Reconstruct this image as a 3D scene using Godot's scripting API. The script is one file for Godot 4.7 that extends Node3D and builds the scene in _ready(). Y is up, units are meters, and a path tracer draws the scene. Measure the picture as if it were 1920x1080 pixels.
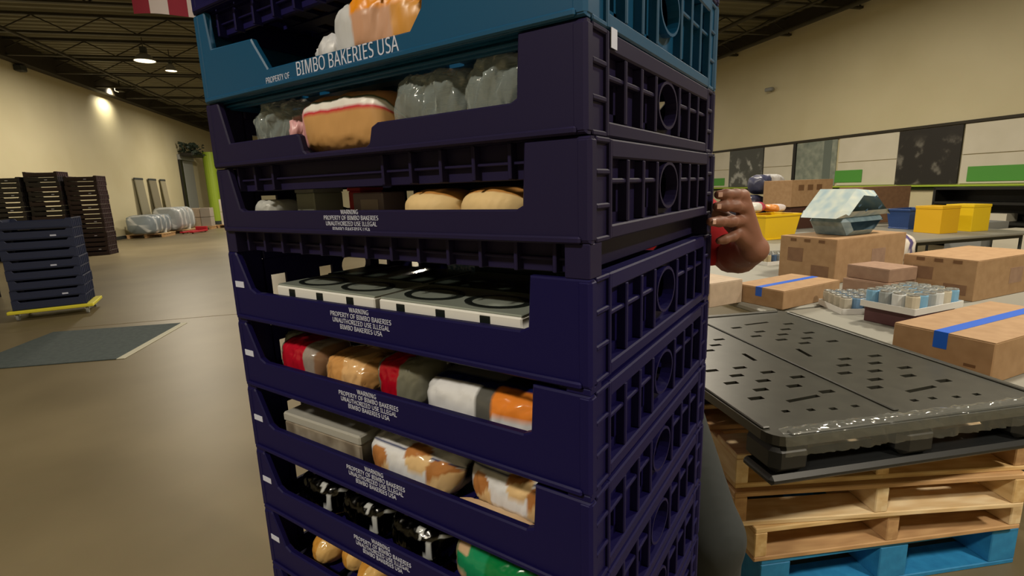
extends Node3D
# ---------------------------------------------------------------- helpers
const EYE := 1.42
const FOCAL := 950.0
var PITCH := deg_to_rad(11.2)
var ROLL := deg_to_rad(1.93)
var YAW := deg_to_rad(13.9)
var heading: Vector3
var rightward: Vector3
var cam_f: Vector3
var cam_r: Vector3
var cam_u: Vector3
const ORD := ["first", "second", "third", "fourth", "fifth", "sixth", "seventh", "eighth", "ninth", "tenth", "eleventh", "twelfth", "thirteenth", "fourteenth", "fifteenth", "sixteenth", "seventeenth", "eighteenth"]
var used := {}
var M := {}
var mesh_cache := {}
const TW := 0.72
const TD := 0.54
var stack_xf: Transform3D

func aim():
	heading = Vector3(sin(YAW), 0, -cos(YAW))
	rightward = Vector3(cos(YAW), 0, sin(YAW))
	cam_f = heading * cos(PITCH) - Vector3.UP * sin(PITCH)
	var u0 := Vector3.UP * cos(PITCH) + heading * sin(PITCH)
	cam_r = rightward * cos(ROLL) - u0 * sin(ROLL)
	cam_u = u0 * cos(ROLL) + rightward * sin(ROLL)

func ray(x: float, y: float) -> Vector3:
	return cam_f + cam_r * ((x - 960.0) / FOCAL) + cam_u * ((540.0 - y) / FOCAL)
func on_y(x: float, y: float, h: float) -> Vector3:
	var d := ray(x, y)
	return Vector3(0, EYE, 0) + d * ((h - EYE) / d.y)
func on_x(x: float, y: float, wx: float) -> Vector3:
	var d := ray(x, y)
	return Vector3(0, EYE, 0) + d * (wx / d.x)
func on_z(x: float, y: float, wz: float) -> Vector3:
	var d := ray(x, y)
	return Vector3(0, EYE, 0) + d * (wz / d.z)
func hw(r: float, d: float, y: float) -> Vector3:
	return rightward * r + heading * d + Vector3.UP * y
func sp(x: float, y: float, z: float) -> Vector3:      # stack-local point, y relative to the eye
	return stack_xf * Vector3(x, EYE + y, z)

func numbered(n: String) -> String:
	if not used.has(n):
		used[n] = 0
		return n
	used[n] += 1
	return "%s_%03d" % [n, used[n]]

func thing(called: String, label: String, category: String, at := Vector3.ZERO, turn := 0.0, group := "") -> Node3D:
	var o := Node3D.new()
	o.name = numbered(called)
	add_child(o)
	o.position = at
	o.rotation.y = turn
	o.set_meta("label", label)
	o.set_meta("category", category)
	if group != "": o.set_meta("group", group)
	return o

func structure(called: String) -> Node3D:
	var o := Node3D.new()
	o.name = numbered(called)
	add_child(o)
	o.set_meta("kind", "structure")
	return o

func part(parent: Node, called: String, mesh: Mesh, m: Material, at := Vector3.ZERO, rot := Vector3.ZERO) -> MeshInstance3D:
	var o := MeshInstance3D.new()
	o.name = called
	o.mesh = mesh
	o.material_override = m
	o.position = at
	o.rotation = rot
	parent.add_child(o, true)
	return o

func new_st() -> SurfaceTool:
	var st := SurfaceTool.new()
	st.begin(Mesh.PRIMITIVE_TRIANGLES)
	st.set_smooth_group(-1)
	return st
func fin(st: SurfaceTool) -> ArrayMesh:
	st.generate_normals()
	return st.commit()
func tri(st: SurfaceTool, a: Vector3, b: Vector3, c: Vector3):     # counter-clockwise seen from outside
	st.add_vertex(a); st.add_vertex(c); st.add_vertex(b)
func quad(st: SurfaceTool, a: Vector3, b: Vector3, c: Vector3, d: Vector3):
	tri(st, a, b, c); tri(st, a, c, d)

func add_box(st: SurfaceTool, c: Vector3, s: Vector3, bev := 0.0, basis := Basis.IDENTITY):
	var h := s * 0.5
	if bev <= 0.0:
		for ax in 3:
			for sg in [-1.0, 1.0]:
				var u := (ax + 1) % 3
				var w := (ax + 2) % 3
				var p := []
				for k in [[-1, -1], [1, -1], [1, 1], [-1, 1]]:
					var q := Vector3.ZERO
					q[ax] = h[ax] * sg
					q[u] = h[u] * k[0] * sg
					q[w] = h[w] * k[1]
					p.append(c + basis * q)
				quad(st, p[0], p[1], p[2], p[3])
		return
	var i := h - Vector3.ONE * bev
	for ax in 3:
		var u := (ax + 1) % 3
		var w := (ax + 2) % 3
		for sg in [-1.0, 1.0]:
			var p := []
			for k in [[-1, -1], [1, -1], [1, 1], [-1, 1]]:
				var q := Vector3.ZERO
				q[ax] = h[ax] * sg; q[u] = i[u] * k[0] * sg; q[w] = i[w] * k[1]
				p.append(c + basis * q)
			quad(st, p[0], p[1], p[2], p[3])
		for su in [-1.0, 1.0]:
			for sw in [-1.0, 1.0]:
				var a := Vector3.ZERO
				var b := Vector3.ZERO
				a[u] = h[u] * su; a[w] = i[w] * sw
				b[u] = i[u] * su; b[w] = h[w] * sw
				var a0 := a; a0[ax] = -i[ax]
				var a1 := a; a1[ax] = i[ax]
				var b0 := b; b0[ax] = -i[ax]
				var b1 := b; b1[ax] = i[ax]
				if su * sw > 0: quad(st, c + basis * a0, c + basis * b0, c + basis * b1, c + basis * a1)
				else: quad(st, c + basis * a1, c + basis * b1, c + basis * b0, c + basis * a0)
	for sx in [-1.0, 1.0]:
		for sy in [-1.0, 1.0]:
			for sz in [-1.0, 1.0]:
				var a := c + basis * Vector3(h.x * sx, i.y * sy, i.z * sz)
				var b := c + basis * Vector3(i.x * sx, h.y * sy, i.z * sz)
				var d := c + basis * Vector3(i.x * sx, i.y * sy, h.z * sz)
				if sx * sy * sz > 0: tri(st, a, b, d)
				else: tri(st, a, d, b)

func box(s: Vector3, bev := 0.0) -> ArrayMesh:        # cached, centred
	var key := "b%.4f,%.4f,%.4f,%.4f" % [s.x, s.y, s.z, bev]
	if not mesh_cache.has(key):
		var st := new_st()
		add_box(st, Vector3.ZERO, s, bev)
		mesh_cache[key] = fin(st)
	return mesh_cache[key]

# polygon in x,y (counter-clockwise seen from +z) extruded between z0 and z1, with bevelled edges
func add_prism(st: SurfaceTool, poly: PackedVector2Array, z0: float, z1: float, bev := 0.0):
	var n := poly.size()
	var inner := PackedVector2Array()
	for k in n:
		var e0 := (poly[k] - poly[(k + n - 1) % n]).normalized()
		var e1 := (poly[(k + 1) % n] - poly[k]).normalized()
		var n0 := Vector2(-e0.y, e0.x)
		var n1 := Vector2(-e1.y, e1.x)
		var b := (n0 + n1)
		b = b / maxf(0.4, b.dot(n0)) if b.length() > 0.01 else n0
		inner.append(poly[k] + b * bev)
	var idx := Geometry2D.triangulate_polygon(inner)
	for t in range(0, idx.size(), 3):
		var a := inner[idx[t]]
		var b := inner[idx[t + 1]]
		var c := inner[idx[t + 2]]
		if (b - a).cross(c - a) < 0:
			var q := b; b = c; c = q
		tri(st, Vector3(a.x, a.y, z1), Vector3(b.x, b.y, z1), Vector3(c.x, c.y, z1))
		tri(st, Vector3(a.x, a.y, z0), Vector3(c.x, c.y, z0), Vector3(b.x, b.y, z0))
	for k in n:
		var a := poly[k]
		var b := poly[(k + 1) % n]
		quad(st, Vector3(a.x, a.y, z0 + bev), Vector3(b.x, b.y, z0 + bev), Vector3(b.x, b.y, z1 - bev), Vector3(a.x, a.y, z1 - bev))
		if bev > 0:
			var ia := inner[k]
			var ib := inner[(k + 1) % n]
			quad(st, Vector3(a.x, a.y, z1 - bev), Vector3(b.x, b.y, z1 - bev), Vector3(ib.x, ib.y, z1), Vector3(ia.x, ia.y, z1))
			quad(st, Vector3(ia.x, ia.y, z0), Vector3(ib.x, ib.y, z0), Vector3(b.x, b.y, z0 + bev), Vector3(a.x, a.y, z0 + bev))

func add_tube(st: SurfaceTool, pts: Array, r: float, n := 8):
	st.set_smooth_group(0)
	for s in pts.size() - 1:
		var a: Vector3 = pts[s]
		var b: Vector3 = pts[s + 1]
		var d := (b - a).normalized()
		var u := d.cross(Vector3.UP if absf(d.y) < 0.9 else Vector3.RIGHT).normalized()
		var w := d.cross(u)
		for k in n:
			var t0 := TAU * k / n
			var t1 := TAU * (k + 1) / n
			var o0 := (u * cos(t0) + w * sin(t0)) * r
			var o1 := (u * cos(t1) + w * sin(t1)) * r
			quad(st, a + o0, a + o1, b + o1, b + o0)
			tri(st, a, a + o1, a + o0)
			tri(st, b, b + o0, b + o1)
	st.set_smooth_group(-1)

func lathe(prof: Array, n := 20) -> ArrayMesh:         # [radius, y] pairs from bottom to top
	var st := new_st()
	st.set_smooth_group(-1)
	for s in prof.size() - 1:
		for k in n:
			var t0 := TAU * k / n
			var t1 := TAU * (k + 1) / n
			var p: Array = prof[s]
			var q: Array = prof[s + 1]
			var a := Vector3(cos(t0) * p[0], p[1], -sin(t0) * p[0])
			var b := Vector3(cos(t1) * p[0], p[1], -sin(t1) * p[0])
			var c := Vector3(cos(t1) * q[0], q[1], -sin(t1) * q[0])
			var d := Vector3(cos(t0) * q[0], q[1], -sin(t0) * q[0])
			if p[0] > 0.0001: tri(st, a, b, c)
			if q[0] > 0.0001: tri(st, a, c, d)
	return fin(st)

# a soft filled bag: length along x, base on y = 0; colour by callable(u along, a around 0..1)
func lump(size: Vector3, seed: int, amp: float, colour: Callable, ends := 3.0, square := 0.6, nu := 30, nv := 26, freq := 14.0) -> ArrayMesh:
	var nz := FastNoiseLite.new()
	nz.seed = seed
	nz.frequency = 1.0
	nz.noise_type = FastNoiseLite.TYPE_SIMPLEX
	var st := SurfaceTool.new()
	st.begin(Mesh.PRIMITIVE_TRIANGLES)
	st.set_smooth_group(0)
	for i in nu + 1:
		var u := float(i) / nu
		var p := pow(maxf(0.0, 1.0 - pow(absf(2.0 * u - 1.0), ends)), 1.0 / ends)
		for j in nv:
			var a := TAU * j / nv
			var c := signf(cos(a)) * pow(absf(cos(a)), square)
			var s := signf(sin(a)) * pow(absf(sin(a)), square)
			var q := Vector3((u - 0.5) * size.x, s * size.y * 0.5 * p, c * size.z * 0.5 * p)
			var f := nz.get_noise_3dv(q * freq)
			var g := 1.0 - 2.0 * absf(nz.get_noise_3dv(q * freq * 2.3 + Vector3(7, 3, 1)))
			var nrm := Vector3(0, s, c).normalized()
			q += nrm * (f * 0.6 + g * 0.35) * amp * (0.25 + 0.75 * p)
			q.x += nz.get_noise_3dv(q * freq + Vector3(31, 0, 0)) * amp * 0.4
			q.y = clampf(q.y + size.y * 0.5, 0.0, size.y)
			st.set_color(colour.call(u, float(j) / nv))
			st.add_vertex(q)
	for i in nu:
		for j in nv:
			var a := i * nv + j
			var b := i * nv + (j + 1) % nv
			var c := a + nv
			var d := b + nv
			for k in [a, b, d, a, d, c]: st.add_index(k)
	st.generate_normals()
	return st.commit()

func lin(hex: String) -> Color:
	return Color(hex).srgb_to_linear()

func noise_image(seed: int, freq: float, octaves: int, lo: Color, hi: Color, w := 512, h := 512, stretch := 1) -> ImageTexture:
	var nz := FastNoiseLite.new()
	nz.seed = seed
	nz.frequency = freq
	nz.fractal_octaves = octaves
	var src := nz.get_seamless_image(w, h)
	if stretch > 1:
		src.resize(maxi(8, w / stretch), h, Image.INTERPOLATE_BILINEAR)
		src.resize(w, h, Image.INTERPOLATE_CUBIC)
	var im := Image.create(w, h, true, Image.FORMAT_RGB8)
	for y in h:
		for x in w:
			im.set_pixel(x, y, lo.lerp(hi, src.get_pixel(x, y).r))
	im.generate_mipmaps()
	return ImageTexture.create_from_image(im)

func mat(col: Color, rough := 0.6, metal := 0.0) -> StandardMaterial3D:
	var m := StandardMaterial3D.new()
	m.albedo_color = col
	m.roughness = rough
	m.metallic = metal
	return m
func tex_mat(t: Texture2D, scale: Vector3, rough := 0.7, world := true) -> StandardMaterial3D:
	var m := StandardMaterial3D.new()
	m.albedo_texture = t
	m.uv1_triplanar = true
	m.uv1_world_triplanar = world
	m.uv1_scale = scale
	m.roughness = rough
	return m

func make_materials():
	M.wall = tex_mat(noise_image(3, 0.006, 4, Color("cbc19d"), Color("d4cba9")), Vector3(0.13, 0.13, 0.13), 0.55)
	M.wall_white = tex_mat(noise_image(4, 0.008, 3, Color("cfc9b6"), Color("d9d3c2")), Vector3(0.3, 0.3, 0.3), 0.5)
	M.concrete = tex_mat(noise_image(5, 0.008, 5, Color("695e46"), Color("7b6f55")), Vector3(0.16, 0.16, 0.16), 0.42)
	M.deck = mat(Color("6f6a52"), 0.55)
	M.steel = mat(Color("3a3628"), 0.6, 0.1)
	M.beam = mat(Color("2e281b"), 0.7)
	M.black = mat(Color("15140f"), 0.5)
	M.navy = mat(Color("130f43"), 0.5)
	M.navy.metallic_specular = 0.3
	M.purple = mat(Color("1f1a3b"), 0.5)
	M.purple.metallic_specular = 0.3
	M.teal = mat(Color("064a72"), 0.42)
	M.blue_tray = mat(Color("1a2444"), 0.6)
	M.dark_tray = mat(Color("1c171d"), 0.5)
	M.maroon_tray = mat(Color("2c1a1f"), 0.5)
	M.print_white = mat(Color("c9cfe6"), 0.6)
	M.white = mat(Color("e4e4e2"), 0.5)
	M.yellow = mat(Color("e2bb12"), 0.45)
	M.yellow_pale = mat(Color("d9cf3a"), 0.5)
	M.lime = mat(Color("a9c53a"), 0.5)
	M.green = mat(Color("4f9a3a"), 0.5)
	M.grey = mat(Color("8f9190"), 0.5)
	M.grey_dark = mat(Color("3b3f3e"), 0.6)
	M.mat_floor = tex_mat(noise_image(8, 0.05, 3, Color("3f484a"), Color("4d5757"), 256, 256), Vector3(1.2, 1.2, 1.2), 0.9)
	M.pallet_black = tex_mat(noise_image(9, 0.03, 4, Color("2f2f2a"), Color("3c3c36"), 256, 256), Vector3(1.5, 1.5, 1.5), 0.38)
	M.pallet_foot = mat(Color("1c1e20"), 0.45)
	var grain := noise_image(10, 0.03, 4, Color("c19a63"), Color("e6cb98"), 256, 256, 8)
	var grain2 := noise_image(11, 0.03, 4, Color("a9825a"), Color("cfa97a"), 256, 256, 8)
	var grain3 := noise_image(12, 0.03, 4, Color("cfae7e"), Color("ecd9b4"), 256, 256, 8)
	M.wood = [tex_mat(grain, Vector3(0.8, 3, 3), 0.7, false), tex_mat(grain2, Vector3(0.8, 3, 3), 0.7, false), tex_mat(grain3, Vector3(0.8, 3, 3), 0.7, false)]
	M.pallet_blue = tex_mat(noise_image(13, 0.03, 4, Color("1d74ad"), Color("2c8cc4"), 256, 256), Vector3(2, 2, 2), 0.6, false)
	M.card = tex_mat(noise_image(14, 0.03, 4, Color("9a7a58"), Color("aa8a67"), 256, 256), Vector3(1.5, 1.5, 1.5), 0.75, false)
	M.card_dark = tex_mat(noise_image(15, 0.03, 4, Color("765741"), Color("85654b"), 256, 256), Vector3(1.5, 1.5, 1.5), 0.75, false)
	M.card_pale = tex_mat(noise_image(16, 0.03, 4, Color("b09d89"), Color("c0ad98"), 256, 256), Vector3(1.5, 1.5, 1.5), 0.75, false)
	M.card_pink = tex_mat(noise_image(17, 0.03, 4, Color("8f7361"), Color("9f826e"), 256, 256), Vector3(1.5, 1.5, 1.5), 0.75, false)
	M.card_print = mat(Color("6b4c30"), 0.8)
	M.tape_blue = mat(Color("1f5fd0"), 0.4)
	M.tape_clear = mat(Color("b59870"), 0.3)
	M.red = mat(Color("b3202c"), 0.5)
	M.flag_red = mat(Color("8e2238"), 0.8)
	M.flag_white = mat(Color("cfc5c8"), 0.8)
	M.flag_blue = mat(Color("24305e"), 0.8)
	M.vc = mat(Color.WHITE, 0.38)
	M.vc.vertex_color_use_as_albedo = true
	M.vc_gloss = mat(Color.WHITE, 0.18)
	M.vc_gloss.vertex_color_use_as_albedo = true
	M.vc_matte = mat(Color.WHITE, 0.7)
	M.vc_matte.vertex_color_use_as_albedo = true
	M.clear = mat(Color(0.86, 0.9, 0.92, 0.2), 0.1)
	M.clear.transparency = BaseMaterial3D.TRANSPARENCY_ALPHA
	M.film = mat(Color(0.82, 0.88, 0.88, 0.24), 0.1)
	M.film.transparency = BaseMaterial3D.TRANSPARENCY_ALPHA
	M.steel_bright = mat(Color("b9bcbc"), 0.3, 0.8)
	M.skin = mat(Color("8c5f4e"), 0.55)
	M.nail = mat(Color("d3aca0"), 0.35)
	M.shirt = mat(Color("b0101c"), 0.85)
	M.trousers = mat(Color("34393c"), 0.9)
	M.shoe = mat(Color("1a1a1a"), 0.6)
	M.hair = mat(Color("17120f"), 0.8)
	M.lamp = mat(Color("fff3d6"), 0.5)
	M.lamp.emission_enabled = true
	M.lamp.emission = Color("ffe9bd")
	M.lamp.emission_energy_multiplier = 3.0

# ---------------------------------------------------------------- scene
func _ready():
	seed(7)
	aim()
	var cen := hw(0.082, 0.518, 0) + (-sin(deg_to_rad(56.0)) * rightward + cos(deg_to_rad(56.0)) * heading) * TW / 2 + (cos(deg_to_rad(56.0)) * rightward + sin(deg_to_rad(56.0)) * heading) * TD / 2
	stack_xf = Transform3D(Basis(Vector3.UP, deg_to_rad(-47.9)), cen)
	var cam := Camera3D.new()
	cam.name = "camera"
	add_child(cam)
	cam.transform = Transform3D(Basis(cam_r, cam_u, -cam_f), Vector3(0, EYE, 0))
	cam.fov = rad_to_deg(2.0 * atan(540.0 / FOCAL))
	cam.near = 0.02
	cam.current = true
	var we := WorldEnvironment.new()
	we.name = "environment"
	var e := Environment.new()
	e.background_mode = Environment.BG_COLOR
	e.background_color = Color(0.02, 0.02, 0.02)
	e.tonemap_mode = Environment.TONE_MAPPER_LINEAR
	e.tonemap_exposure = 1.0
	e.sdfgi_enabled = true
	e.ssao_enabled = true
	e.ssil_enabled = true
	we.environment = e
	add_child(we)
	make_materials()
	build_room()
	build_lamps()
	build_stack()
	build_pallets()
	build_person()
	build_left_side()
	build_right_goods()
	build_small()

# ---------------------------------------------------------------- room
const WL := -9.6
const WR := 11.4
const TOP := 5.75
const ZF := -36.0
const ZB := 6.0

func build_room():
	var f := structure("floor")
	part(f, "slab", box(Vector3(WR - WL + 0.6, 0.2, 6.735 + ZB + 0.3), 0.004), M.concrete, Vector3((WL + WR) / 2, -0.1, (ZB + 0.3 - 6.735) / 2))
	part(f, "slab", box(Vector3(WR - WL + 0.6, 0.2, -6.75 - ZF + 0.3), 0.004), M.concrete, Vector3((WL + WR) / 2, -0.1, (ZF - 0.3 - 6.75) / 2))
	part(f, "subfloor", box(Vector3(WR - WL + 0.6, 0.1, ZB - ZF + 0.6)), M.black, Vector3((WL + WR) / 2, -0.255, (ZB + ZF) / 2))
	var c := structure("ceiling")
	# corrugated deck: folded profile along z, run across the hall
	var st := new_st()
	var z := ZF
	while z < ZB:
		var pr := [[0.0, 0.0], [0.12, 0.0], [0.15, 0.045], [0.27, 0.045], [0.3, 0.0]]
		for k in 4:
			var a: Array = pr[k]
			var b: Array = pr[k + 1]
			quad(st, Vector3(WL, TOP + a[1], z + a[0]), Vector3(WR, TOP + a[1], z + a[0]), Vector3(WR, TOP + b[1], z + b[0]), Vector3(WL, TOP + b[1], z + b[0]))
		z += 0.3
	part(c, "corrugated_deck", fin(st), M.deck).set_meta("kind", "stuff")
	part(c, "roof_slab", box(Vector3(WR - WL + 0.6, 0.2, ZB - ZF + 0.6)), M.beam, Vector3((WL + WR) / 2, TOP + 0.16, (ZB + ZF) / 2))
	# open web joists across the hall
	var js := new_st()
	var wid := WR - WL
	add_box(js, Vector3(0, -0.03, 0), Vector3(wid, 0.05, 0.09))
	add_box(js, Vector3(0, -0.42, 0), Vector3(wid, 0.05, 0.09))
	var n := 30
	for k in n:
		var x0 := -wid / 2 + wid * k / n
		var x1 := x0 + wid / n
		var a := Vector3(x0, -0.4 if k % 2 == 0 else -0.05, 0)
		var b := Vector3(x1, -0.05 if k % 2 == 0 else -0.4, 0)
		add_tube(js, [a, b], 0.014, 5)
	var jm := fin(js)
	for k in 19:
		part(c, "joist", jm, M.steel, Vector3((WL + WR) / 2, TOP, ZB - 1.2 - k * 2.2))
	# pipes and conduits running down the hall
	for q in [[-7.6, 5.15, 0.035], [-3.2, 5.2, 0.05], [-2.9, 5.22, 0.02], [8.9, 5.25, 0.05], [9.6, 5.2, 0.025], [10.6, 5.2, 0.06]]:
		var ps := new_st()
		add_tube(ps, [Vector3(q[0], q[1], ZF), Vector3(q[0], q[1], ZB)], q[2], 10)
		part(c, "pipe", fin(ps), M.steel)
	for s in [[WL + 0.16, 0.26, 0.5], [WR - 0.12, 0.2, 0.3]]:
		part(c, "edge_beam", box(Vector3(s[1], s[2], ZB - ZF), 0.01), M.beam, Vector3(s[0], TOP - s[2] / 2, (ZB + ZF) / 2))
	var wl := structure("wall_left")
	part(wl, "wall_panel", box(Vector3(0.3, TOP + 0.3, ZB - ZF + 0.6)), M.wall, Vector3(WL - 0.15, TOP / 2, (ZB + ZF) / 2))
	var wb := structure("wall_back")
	part(wb, "wall_panel", box(Vector3(wid + 0.6, TOP + 0.3, 0.3)), M.wall, Vector3((WL + WR) / 2, TOP / 2, ZF - 0.15))
	var wf := structure("wall_front")
	part(wf, "wall_panel", box(Vector3(wid + 0.6, TOP + 0.3, 0.3)), M.wall, Vector3((WL + WR) / 2, TOP / 2, ZB + 0.15))
	var wr := structure("wall_right")
	part(wr, "wall_panel", box(Vector3(0.3, TOP + 0.3, ZB - ZF + 0.6)), M.wall, Vector3(WR + 0.15, TOP / 2, (ZB + ZF) / 2))
	# white boards under the dark rail, in two courses
	var spans := [[-16.6, -15.1], [-13.5, -12.36], [-10.85, -9.3], [-7.95, -6.2], [-6.17, -4.4]]
	for q in spans:
		for r in [[1.2, 1.76], [1.775, 2.36]]:
			part(wr, "board", box(Vector3(0.03, r[1] - r[0], q[1] - q[0]), 0.004), M.wall_white, Vector3(WR - 0.016, (r[0] + r[1]) / 2, (q[0] + q[1]) / 2))
	var tr := structure("trim_1")
	part(tr, "rail", box(Vector3(0.06, 0.06, ZB - ZF), 0.005), M.beam, Vector3(WR - 0.03, 2.4, (ZB + ZF) / 2))
	var tr2 := structure("trim_2")
	part(tr2, "ledge", box(Vector3(0.16, 0.035, 14.0), 0.005), M.lime, Vector3(WR - 0.08, 1.165, -11.2))
	part(tr2, "bracket_strip", box(Vector3(0.05, 0.07, 14.0), 0.003), mat(Color("2f3f12"), 0.6), Vector3(WR - 0.03, 1.11, -11.2))
	var tr3 := structure("trim_3")
	part(tr3, "post", box(Vector3(0.05, 1.2, 0.1), 0.004), M.black, Vector3(WR - 0.03, 1.78, -12.3))
	# frosted window pane between the boards
	var w1 := structure("window_1")
	part(w1, "pane", box(Vector3(0.02, 1.16, 1.32), 0.002), tex_mat(noise_image(21, 0.02, 3, Color("77817a"), Color("a2a89b"), 256, 256), Vector3(0.7, 0.7, 0.7), 0.2), Vector3(WR - 0.015, 1.78, -11.58))
	part(w1, "mullion", box(Vector3(0.03, 1.16, 0.24), 0.003), mat(Color("66716a"), 0.5), Vector3(WR - 0.018, 1.78, -11.2))
	var bl := structure("baseboard_left")
	part(bl, "strip", box(Vector3(0.02, 0.12, ZB - ZF), 0.003), M.grey_dark, Vector3(WL + 0.011, 0.06, (ZB + ZF) / 2))

func high_bay(at: Vector3, label: String, energy: float, scale := 1.0):
	var t := thing("high_bay_lamp", label, "lamp", at, 0, "high bay lamps under the roof")
	part(t, "reflector", lathe([[0.26 * scale, 0.0], [0.25 * scale, 0.03], [0.17 * scale, 0.14], [0.08 * scale, 0.2], [0.0, 0.2]], 20), M.grey, Vector3.ZERO)
	part(t, "bulb_face", lathe([[0.0, 0.005], [0.24 * scale, 0.005], [0.24 * scale, 0.015], [0.0, 0.02]], 20), M.lamp)
	part(t, "ballast", box(Vector3(0.14, 0.16, 0.14) * scale, 0.01), M.grey_dark, Vector3(0, 0.2 + 0.08 * scale, 0))
	var st := new_st()
	add_tube(st, [Vector3(0, 0.3, 0), Vector3(0, TOP - at.y, 0)], 0.01, 6)
	part(t, "hanger", fin(st), M.steel)
	var l := AreaLight3D.new()
	l.name = "light"
	l.area_size = Vector2(0.46, 0.46) * scale
	l.light_energy = energy
	l.light_color = Color(1.0, 0.95, 0.86)
	l.area_range = 60.0
	l.shadow_enabled = true
	l.rotation.x = -PI / 2
	l.position.y = -0.02
	t.add_child(l)

func build_lamps():
	high_bay(Vector3(-5.9, 5.1, -16.6), "bright glowing high bay lamp under the roof near the cream wall", 26.0)
	high_bay(Vector3(-5.75, 5.15, -18.0), "small glowing lamp hanging just past the bright high bay lamp", 8.0, 0.6)
	for q in [[-5.9, -26.0], [1.6, -26.0], [1.6, -16.6], [1.2, -7.2], [8.6, -24.0], [6.2, -9.4], [5.2, -2.4], [3.4, 2.0], [-2.8, 1.6]]:
		high_bay(Vector3(q[0], 5.1, q[1]), "high bay lamp with grey reflector hanging from the roof", 26.0)
	# wall washer close to the cream wall
	var at := Vector3(WL + 0.55, 5.35, -22.6)
	var t := thing("wall_wash_lamp", "small dark lamp throwing a bright pool on the cream wall", "lamp", at)
	part(t, "housing", box(Vector3(0.2, 0.14, 0.3), 0.01), M.beam, Vector3(0.06, 0.08, 0))
	part(t, "lens", box(Vector3(0.03, 0.1, 0.26), 0.004), M.lamp, Vector3(-0.05, 0.06, 0))
	part(t, "bracket", box(Vector3(0.03, TOP - at.y - 0.1, 0.03)), M.beam, Vector3(0.06, (TOP - at.y) / 2 + 0.06, 0))
	var l := SpotLight3D.new()
	l.name = "light"
	l.light_energy = 6.0
	l.light_color = Color(1.0, 0.96, 0.86)
	l.spot_angle = 62.0
	l.spot_range = 40.0
	l.light_size = 0.08
	l.shadow_enabled = true
	t.add_child(l)
	l.position = Vector3(-0.09, 0.05, 0)
	l.look_at_from_position(at + Vector3(-0.09, 0.05, 0), at + Vector3(-0.6, -0.35, 0.0))

# ---------------------------------------------------------------- bread trays
func front_poly(kind: String, h: float) -> PackedVector2Array:
	var w := TW / 2
	match kind:
		"teal": return PackedVector2Array([Vector2(-w, 0), Vector2(w, 0), Vector2(w, h), Vector2(0.168, h), Vector2(0.15, 0.05), Vector2(0.13, 0.028), Vector2(-0.165, 0.03), Vector2(-0.195, 0.07), Vector2(-0.2, 0.078), Vector2(-0.318, 0.083), Vector2(-0.326, h), Vector2(-w, h)])
		"notch": return PackedVector2Array([Vector2(-w, 0), Vector2(w, 0), Vector2(w, h), Vector2(0.282, h), Vector2(0.278, 0.043), Vector2(0.27, 0.039), Vector2(0.062, 0.039), Vector2(0.05, 0.034), Vector2(0.044, 0.014), Vector2(0.036, 0.01), Vector2(-0.094, 0.01), Vector2(-0.1, 0.014), Vector2(-0.106, 0.036), Vector2(-0.112, 0.039), Vector2(-0.3, 0.039), Vector2(-0.322, h), Vector2(-w, h)])
		"plain": return PackedVector2Array([Vector2(-w, 0), Vector2(w, 0), Vector2(w, h), Vector2(0.282, h), Vector2(0.278, 0.04), Vector2(0.27, 0.036), Vector2(-0.29, 0.036), Vector2(-0.3, 0.04), Vector2(-0.322, h), Vector2(-w, h)])
	return PackedVector2Array([Vector2(-w, 0), Vector2(w, 0), Vector2(w, h), Vector2(0.285, h), Vector2(0.281, 0.061), Vector2(0.27, 0.056), Vector2(-0.285, 0.052), Vector2(-0.3, 0.058), Vector2(-0.332, h - 0.004), Vector2(-0.336, h), Vector2(-w, h)])

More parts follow.
